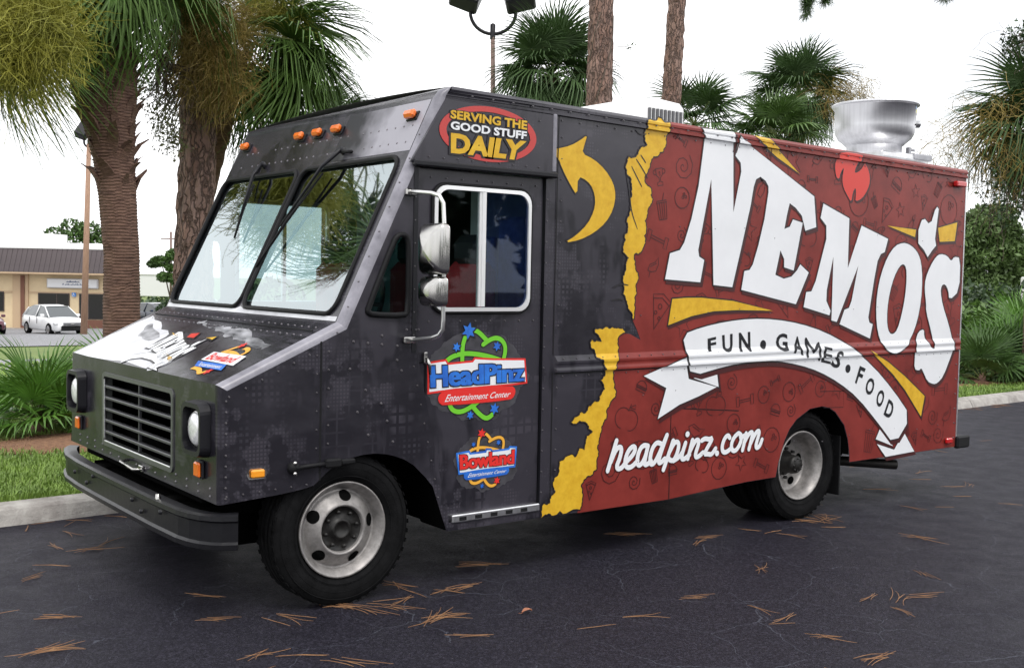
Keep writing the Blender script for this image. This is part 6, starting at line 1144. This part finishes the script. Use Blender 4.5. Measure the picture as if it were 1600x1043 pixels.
for i in range(60):
    u = -120+i*8+g.uniform(-3,3); d = 165+g.uniform(-15,25); bl_.append(((-2.95+d*.609+u*.793, -5.3+d*.791-u*.609, -4.0+g.uniform(.5,3)), g.uniform(2.2,4.2)))
for i in range(110):
    u = -330+i*7+g.uniform(-3,3); d = 175+g.uniform(-10,30)
    if not -105 < u < 95: bl_ += [((-2.95+d*.609+u*.793, -5.3+d*.791-u*.609, -3.4+g.uniform(0,1.5)), g.uniform(2.5,4)), ((-2.95+d*.609+u*.793, -5.3+d*.791-u*.609, g.uniform(0,3)), g.uniform(3,5))]
o = leaf_cloud('tree_line', bl_, 60000, M_LEAFD, None, .55, 13, .7, kind='stuff')

# leaf mass added unseen behind the camera to darken what the glossy wrap mirrors
g = random.Random(31)
bl_ = [((-45+i*4.2+g.uniform(-1.5,1.5), -42-g.uniform(0,10), g.uniform(1.0,7.5)), g.uniform(2.0,4.0)) for i in range(34)]
leaf_cloud('tree_line', bl_, 9000, M_LEAFD, None, .8, 14, .8, kind='stuff')
# ------------------------------------------------------------------ poles
M_POLE = mat('bronze_pole_paint', (.20,.135,.115), .5, var=.15); M_POLE2 = mat('timber_pole', (.34,.205,.14), .75, var=.2, stretch=(6,6,.5))
def flood_pole(P, r0, r1, label, span, heads, m, yaw_, hs=1.0):
    o0 = P[0]; t = thing('lamp_post', label, 'lamp post', o0); top = Vector(lp(P[-1], o0))
    b = MB(); b.tube([(0,0,0), tuple(top)], [r0, r1], 10); b.build('pole', m, t)
    rx = Vector((math.cos(yaw_), -math.sin(yaw_), 0)); b = MB(); A = []
    for k in range(-8, 9):
        a = k/8; A.append(top+rx*span*math.sin(a*math.pi/2)*1.0+Vector((0,0,-.12+span*.95*(1-math.cos(a*math.pi/2)))))
    A = [A[0]+Vector((0,0,.22))]+A+[A[-1]+Vector((0,0,.22))]
    b.tube(A, .045, 8); b.lathe([(.07,-.25),(.07,.12),(0,.16)], 8, 'z', tuple(top)); b.build('yoke', M_BPL, t)
    for s, p, tilt, roll in ((-1, A[0], .25, .35), (1, A[-1], -.35, -.25)):
        M = Matrix.Translation(p+Vector((0,0,.30*hs))) @ Matrix.Rotation(-yaw_, 4, 'Z') @ Matrix.Rotation(roll, 4, 'Y') @ Matrix.Rotation(heads, 4, 'X')
        b = MB(); b.bbox((-.26*hs,-.20*hs,-.30*hs),(.26*hs,.20*hs,.42*hs), .05, M=M); hd_ = b.build('flood_head', M_BPL, t)
        b = MB(); b.bbox((-.21*hs,-.215*hs,-.24*hs),(.21*hs,-.195*hs,.36*hs), .01, M=M); b.build('flood_glass', M_LENS, hd_)
        b = MB(); b.tube([p-Vector((0,0,.05)), p+Vector((0,0,.18))], .07, 8); b.build('knuckle', M_BPL, hd_)
    return t
flood_pole(PT['pole2'], .10, .055, 'bronze twin headed lamp post rising behind the cab roof', .58, 2.75, M_POLE, .656, 1.45)
flood_pole(PT['pole1'], .14, .09, 'slim brown lamp post in front of the strip mall, two floodlight heads', .20, 2.6, M_POLE2, .656, .95)
u = PT['upole']; b = MB(); b.tube([u[0], u[1]], .12, 6); M = Matrix.Translation(Vector(u[1])-Vector((0,0,.7))); b.box((-1.0,-.06,-.06),(1.0,.06,.06), M=M @ Matrix.Rotation(-.656,4,'Z')); tag(b.build('utility_pole', M_POLE), 'distant utility pole left of the nearest pine', 'utility pole')
# ------------------------------------------------------------------ strip mall
bo = PT['bldg']; base = (bo[0], bo[1], -2.30); BL = thing('strip_mall', 'cream strip mall with dark ribbed mansard roof at the far left', 'building', base, rz=-.656)
s_ = 75/1718.0
M_CREAM = mat('cream_stucco', (.66,.52,.33), .85, var=.06, vscale=2); M_TAN = mat('tan_trim', (.50,.36,.23), .8); M_BRK = mat('brown_brick', (.17,.075,.05), .85, var=.3, vscale=30)
M_MANS = mat('bronze_metal', (.070,.054,.056), .45, .2, var=.12, vscale=1.5); M_WROOF = mat('white_roof', (.78,.78,.76), .7); M_DGL = mat('dark_glass', (.015,.014,.013), .12)
px = lambda u: (u-80)*s_
x0, x1 = px(-260), px(186)
def bl(name, lo, hi, m, bev=0, parent=BL):
    b = MB(); (b.bbox(lo, hi, bev) if bev else b.box(lo, hi)); return b.build(name, m, parent)
bl('wall', (x0, 0, -.6), (x1, 4, 3.80), M_CREAM)
bl('soffit', (x0-.3, -1.0, 3.72), (x1, .02, 3.83), M_TAN)
b = MB(); b.add([(x0,-.98,3.83),(x1,-.98,3.83),(x1,-.25,5.42),(x0,-.25,5.42)], [(0,1,2,3)]); b.build('mansard_backing', mat('mansard_seam', (.045,.035,.036), .6), BL)
n = int((x1-x0)/.335)
for k in range(n):
    xa = x0+k*.335+.012; b = MB(); b.add([(xa,-1.0,3.835),(xa+.305,-1.0,3.835),(xa+.305,-.27,5.44),(xa,-.27,5.44),(xa,-.96,3.835),(xa+.305,-.96,3.835),(xa+.305,-.23,5.44),(xa,-.23,5.44)], [(0,1,2,3),(0,3,7,4),(1,5,6,2),(0,4,5,1),(3,2,6,7)])
    if k == 0: pm = b.build('roof_panel', M_MANS, BL)
    else:
        o = pm.copy(); COL.objects.link(o); o.parent = BL; o.location = (k*.335, 0, 0)
bl('parapet_cap', (x0, -.30, 5.44), (x1, .10, 5.54), M_WROOF)
b = MB(); b.add([(x0,.1,5.5),(x1,.1,5.5),(x1,2,5.9),(x0,2,5.9),(x1,4,5.5),(x0,4,5.5)], [(0,1,2,3),(3,2,4,5)]); b.build('roof', M_WROOF, BL)
bl('roof_block', (x0, 1, 5.4), (px(72), 3.6, 6.5), M_WROOF)
zz = lambda v, u=80: (513-v+(u-80)*.02)*s_
for u0, u1 in ((-150,-122),(21,45),(178,186)):
    bl('pilaster', (px(u0),-.12,-.5), (px(u1),.0,3.72), M_TAN); bl('brick_pier', (px(u0+13),-.20,-.5), (px(u0+19),-.12,3.6), M_BRK)
bl('wall_band', (x0,-.05,zz(458)), (x1,0,zz(455)), M_TAN)
for u0, u1, v0, v1 in ((60,109,457,486),(138,165,457,497),(124,137,457,512),(-60,7,456,487),(-110,-70,456,512)):
    f = bl('window', (px(u0),-.06,zz(v1)), (px(u1),-.0,zz(v0)), mat('bronze_frame', (.05,.035,.03), .5)); bl('pane', (px(u0)+.07,-.075,zz(v1)+.07), (px(u1)-.07,-.06,zz(v0)-.07), M_DGL, parent=f)
    if u1-u0 > 40: bl('mullion', (px((u0+u1)/2+5)-.03,-.09,zz(v1)), (px((u0+u1)/2+5)+.03,-.075,zz(v0)), mat('bronze_frame'), parent=f)
bl('brick_base', (px(124),-.14,-.5), (px(165),-.065,zz(498)), M_BRK)
sg = bl('sign_board', (px(75),-.22,zz(449)), (px(155),-.02,zz(434)), mat('sign_grey', (.55,.55,.56), .5), .03)
bl('sign_face', (px(77),-.235,zz(447.5)), (px(153),-.22,zz(435.5)), mat('sign_face', (.74,.74,.75), .4), parent=sg)
b = MB()
for u0, h in ((108,2.2),(112,3.2),(116,2.0),(120,2.8),(124,1.8)): b.add([(px(u0-3.4),-.238,zz(440)),(px(u0+3.4),-.238,zz(440)),(px(u0),-.238,zz(440-h))], [(0,1,2)])
b.build('sign_mark', mat('sign_ink', (.10,.13,.22), .5), sg)
vs, fs = text_mesh('A', .01)
b = MB(); g = random.Random(3); b.add([(px(99)+v[0]*.26,-.238,zz(444.5)+v[1]*.2) for v in vs], fs)
for k in range(13):
    xa = px(104+k*2.3); b.box((xa,-.2385,zz(444.5)),(xa+.06,-.2375,zz(444.5)+g.choice((.08,.08,.13))))
b.build('sign_mark', mat('sign_ink'), sg)
hs = bl('accessible_sign', (px(113.2),-.10,zz(462)), (px(119.5),-.06,zz(455.8)), mat('sign_blue', (.05,.20,.55), .5), parent=BL)
b = MB(); b.lathe([(.03,-.104),(.0,-.104)], 8, 'y', (px(116),0,zz(457.2))); b.box((px(115.6),-.1045,zz(459.6)),(px(116.5),-.1035,zz(457.8))); b.box((px(115.6),-.1045,zz(459.8)),(px(117.6),-.1035,zz(459.2))); b.tube([(px(116)+.09*math.cos(a),-.104,zz(460)+.09*math.sin(a)) for a in [R(90+30*k) for k in range(9)]], .012, 4); b.build('sign_symbol', M_WROOF, hs)
bl('walkway', (x0,-2.2,-.6), (x1,0,.03), M_CONC)
for u0 in (-30, 40, 128, 160, 185):
    b = MB(); M = Matrix.Translation((px(u0),-4,.0)) ; b.box((-.06,-3,.0),(.06,2,.012), M=M @ Matrix.Rotation(.25,4,'Z')); b.build('bay_line', M_WROOF, BL)
# far white building
wb = PT['white_b']; b = MB(); b.bbox((-4,-2,-1.2),(5,2,1.1), .05, M=Matrix.Rotation(-.656,4,'Z')); o = b.build('white_building', mat('white_stucco', (.72,.72,.72), .8)); o.location = wb; tag(o, 'low white building far off between the palm trunk and layered tree', 'building')
b = MB(); b.bbox((-4.1,-2.1,1.1),(5.1,2.1,1.25), .02, M=Matrix.Rotation(-.656,4,'Z')); b.build('roof', M_WROOF, o)
b = MB(); b.box((-2,-2.05,-.3),(-.6,-2.0,.6), M=Matrix.Rotation(-.656,4,'Z')); b.build('window', M_DGL, o)
# ------------------------------------------------------------------ parked cars
def car(label, loc, rz, paint, kind='suv', group='cars parked beyond the verge'):
    """x forward, length about 4.7"""
    t = thing('parked_car', label, 'car', loc, rz=rz, group=group)
    suv = kind == 'suv'; hr = 1.60 if suv else 1.42; bz = .98 if suv else .88
    # body: sections (x, zlow, ztop, halfwidth)
    S = [(2.34,.36,.60,.62),(2.30,.30,.74,.74),(2.10,.26,bz-.13,.84),(1.55,.25,bz-.02,.89),(.95,.25,bz+.02,.91),(0,.25,bz+.03,.92),(-1.2,.25,bz+.05,.92),(-1.9,.28,bz+.05,.90),(-2.25,.34,bz,.84),(-2.36,.42,bz-.12,.76)]
    b = MB(); vs = []
    for x, zl, zt, w in S:
        h = zt-zl
        for fy, fz_ in ((-.86,0),(-1,.14),(-1.0,.55),(-.985,.80),(-.93,.95),(-.80,1.0),(-.4,1.03),(0,1.04),(.4,1.03),(.80,1.0),(.93,.95),(.985,.80),(1.0,.55),(1,.14),(.86,0)): vs.append((x, fy*w, zl+h*fz_))
    n = 15; b.add(vs, [(i*n+k,i*n+k+1,(i+1)*n+k+1,(i+1)*n+k) for i in range(len(S)-1) for k in range(n-1)]+[tuple(range(n)), tuple((len(S)-1)*n+k for k in range(n-1,-1,-1))], smooth=True); b.build('body', paint, t)
    G = [(1.28,bz+.01,.80),(.36,hr-.07,.62),(-.3,hr,.60),(-1.2,hr-.03,.60),(-1.85,hr-.16,.58),(-2.22,bz+.06,.74)] if suv else [(.95,bz,.78),(.12,hr-.05,.60),(-.3,hr,.58),(-1.0,hr-.03,.58),(-1.75,bz+.05,.72)]
    b = MB(); vs = []
    for x, z, w in G: vs += [(x,-w,z),(x,w,z)]
    for x, z, w in G: vs += [(x,-.84,bz-.02),(x,.84,bz-.02)]
    m_ = len(G); b.add(vs, [(2*i,2*i+1,2*i+3,2*i+2) for i in range(m_-1)]+[(2*i,2*i+2,2*m_+2*i+2,2*m_+2*i) for i in range(m_-1)]+[(2*i+1,2*m_+2*i+1,2*m_+2*i+3,2*i+3) for i in range(m_-1)]); b.build('glasshouse', MATS.get('car_glass') or mat('car_glass', (.03,.04,.045), .1, coat=.5), t)
    b = MB(); vs = []
    for x, z, w in G[1:-1]: vs += [(x,-w-.01,z+.0),(x,-w*.7,z+.03),(x,w*.7,z+.03),(x,w+.01,z+.0)]
    b.add(vs, [(4*i+k,4*i+k+1,4*i+k+5,4*i+k+4) for i in range(len(G)-3) for k in range(3)]); b.build('roof', paint, t)
    b = MB()
    for s in (-1,1):
        for i in (0, 2 if suv else 1, len(G)-2):
            x, z, w = G[i]; x2, z2, w2 = G[i+1] if i in (0, len(G)-2) else (x-.04, bz, .86); b.tube([(x,s*(w+.012),z),(x2,s*(w2+.012),z2)], .035, 5)
    b.build('pillars', paint, t)
    for s in (-1,1):
        for x in (1.42,-1.40):
            b = MB(); b.lathe([(.19,-.02),(.30,-.015),(.345,.02),(.345,.2),(.28,.22)], 20, 'y'); b.v = [(v[0]+x, (v[1]-.93)*1 if s < 0 else -(v[1]-.93), v[2]+.345) for v in b.v]; w = b.build('wheel', M_TYRE, t)
            b = MB(); b.lathe([(0,.0),(.05,-.01),(.17,.01),(.20,-.012),(.215,.0)], 16, 'y'); b.v = [(v[0]+x, (v[1]-.945)*1 if s < 0 else -(v[1]-.945), v[2]+.345) for v in b.v]; b.build('rim', M_ALU, w)
        b = MB(); b.bbox((1.98,s*.80-.13,bz-.36),(2.28,s*.80+.04 if s > 0 else s*.80+.13,bz-.20), .04); b.build('headlight', M_LENS, t)
        b = MB(); b.bbox((.72,s*.98-.10,bz+.02),(.90,s*.98+.10,bz+.17), .03); b.build('door_mirror', paint, t)
    b = MB(); b.bbox((2.24,-.50,.60),(2.345,.50,.74), .02); b.build('grille', mat('car_grille', (.16,.16,.17), .35, .5), t)
    b = MB(); b.bbox((2.26,-.62,.30),(2.365,.62,.46), .03); b.build('lower_grille', M_RUB, t)
    b = MB(); b.bbox((2.345,-.09,.63),(2.36,.09,.69), .01); b.build('emblem', M_CHR, t)
    b = MB(); b.box((-.02,-.945,.6),(-.01,-.915,bz)); b.box((-1.0,-.945,.6),(-.99,-.915,bz)); b.build('door_gap', M_RUB, t)
    return t
Pw = mat('white_car_paint', (.80,.80,.80), .25, coat=.5); Pm = mat('maroon_car_paint', (.11,.03,.045), .3, coat=.5); Pd = mat('navy_car_paint', (.02,.03,.06), .25, coat=.5); Ps = mat('silver_car_paint', (.45,.46,.48), .3, .4, coat=.3)
def gl(x, y): return gz(x, y)+.03
a = -.656-math.pi/2
s1 = PT['suv']; car('white crossover parked nose out in front of the strip mall', (13.9, 57.9, -1.79), a+.80, Pw)
s1 = PT['maroon']; car('maroon sedan cut by the left frame edge beside the white crossover', (s1[0]-1.0, s1[1]+.6, s1[2]-.20), a+.62, Pm, 'sedan')
s1 = PT['whiteL']; car('white car mostly outside the left frame edge, nearest on the road', (s1[0]-1.25, s1[1]+.9, s1[2]-.25), a+.7, Pw, 'sedan')
s1 = PT['dark']; car('dark car half hidden behind the left palm trunk', (s1[0], s1[1], s1[2]-.35), a+.9, Pd, 'suv'); car('white car beyond the dark car behind the left palm', (s1[0]+6.5, s1[1]+7, s1[2]-.15), a+1.2, Pw, 'suv')
for i, p in enumerate(PT['rcar']): car(['silver car glimpsed under the round tree next to the truck corner', 'white car glimpsed under the middle of the round tree', 'silver car glimpsed through the palmettos at far right'][i], (p[0], p[1], p[2]-.8), a+.3, (Ps, Pw, Ps)[i], 'sedan', 'cars glimpsed under the round tree')
# ------------------------------------------------------------------ pine litter on the asphalt
M_NEED = mat('fallen_pine_needle', (.36,.19,.085), .7, col2=(.20,.095,.045), vscale=9)
g = random.Random(21); CL = []
for s in range(8):
    b = MB(); n = (1,2,3,5,7,2,9,4)[s]; a0 = g.uniform(-.3,.3)
    for i in range(n):
        a = a0+g.gauss(0,.16 if s % 3 else .34); l = g.uniform(.12,.25); c = Vector((g.gauss(0,.03), g.gauss(0,.02), .004+.003*g.random())); bend = g.uniform(-.35,.35); P = []
        for k in range(5):
            t = k/4-.5; aa = a+bend*t; P.append(c+Vector((math.cos(aa)*l*t, math.sin(aa)*l*t, .004*math.sin((t+.5)*math.pi)*g.random())))
        b.tube(P, [.0009,.0016,.0017,.0015,.0008], 4, caps=False)
    me = bpy.data.meshes.new('pine_needles'); me.from_pydata(b.v, [], b.f); me.materials.append(M_NEED); CL.append(me)
spots = [(x, y) for x, y in NEEDLES if y < kz(x)-.02]
while len(spots) < 165:
    x, y = g.uniform(-3, 10), g.uniform(-3, 2.9)
    if not (-.9 < x < 6.2 and .5 < y < 2.7): spots.append((x, y))
for k in range(60): x = g.uniform(-3, 14); spots.append((x, kz(x)-abs(g.gauss(.02,.12))-.03))
for k in range(12): spots.append((g.gauss(.1,.3), g.uniform(-.15,.02))); spots.append((WB+g.gauss(.1,.3), g.uniform(-.12,.03)))
for i, (x, y) in enumerate(spots):
    o = bpy.data.objects.new('pine_needles', CL[g.choice((0,0,0,1,1,2,5,7,3))] if i > 60 else CL[(1,2,3,5,7,4,6)[i % 7]]); COL.objects.link(o); o.location = (x, y, .003); o.rotation_euler = (0,0,-.6+g.gauss(0,.7)); k = g.uniform(.8,1.35); o.scale = (k,k,1)
    tag(o, 'tuft of orange brown pine needles lying on the dark asphalt', 'pine needles', 'fallen pine needles on the asphalt')
M_DLEAF = mat('dead_leaf', (.38,.15,.08), .7, var=.3)
for i, ((x, y), lab) in enumerate((((.72,-.65),'curled brown leaf on the asphalt just right of the front wheel'), ((.02,-1.42),'curled brown leaf on the asphalt near the bottom edge below the front wheel'), ((-.35,-1.75),'small brown leaf at the bottom edge of the asphalt'))):
    b = MB(); vs = []
    for k in range(7):
        t = k/6; w = .016*math.sin(math.pi*min(.97,max(.05,t))); z = .006+.012*math.sin(t*3); vs += [(.07*t,-w,z+.008),(.07*t,0,z),(.07*t,w,z+.010)]
    b.add(vs, [(3*k+j,3*k+j+1,3*k+j+4,3*k+j+3) for k in range(6) for j in range(2)]); b.tube([(0,0,.006),(-.02,.004,.01)], .0012, 4); o = b.build('dead_leaf', M_DLEAF); o.location = (x,y,.003); o.rotation_euler = (0,0,i*1.3); tag(o, lab, 'leaf')
for o in SC.objects:
    if o.get('kind') == 'stuff' and o.parent is None and not o.get('label'):
        o['label'] = {'grass':'short green grass of the verge behind the kerb','pine_straw':'dry pine straw strewn over the mulch bed','tree_line':'dark band of trees: distant on the horizon, and an added one unseen behind the camera'}.get(o.name.split('.')[0], o.name)
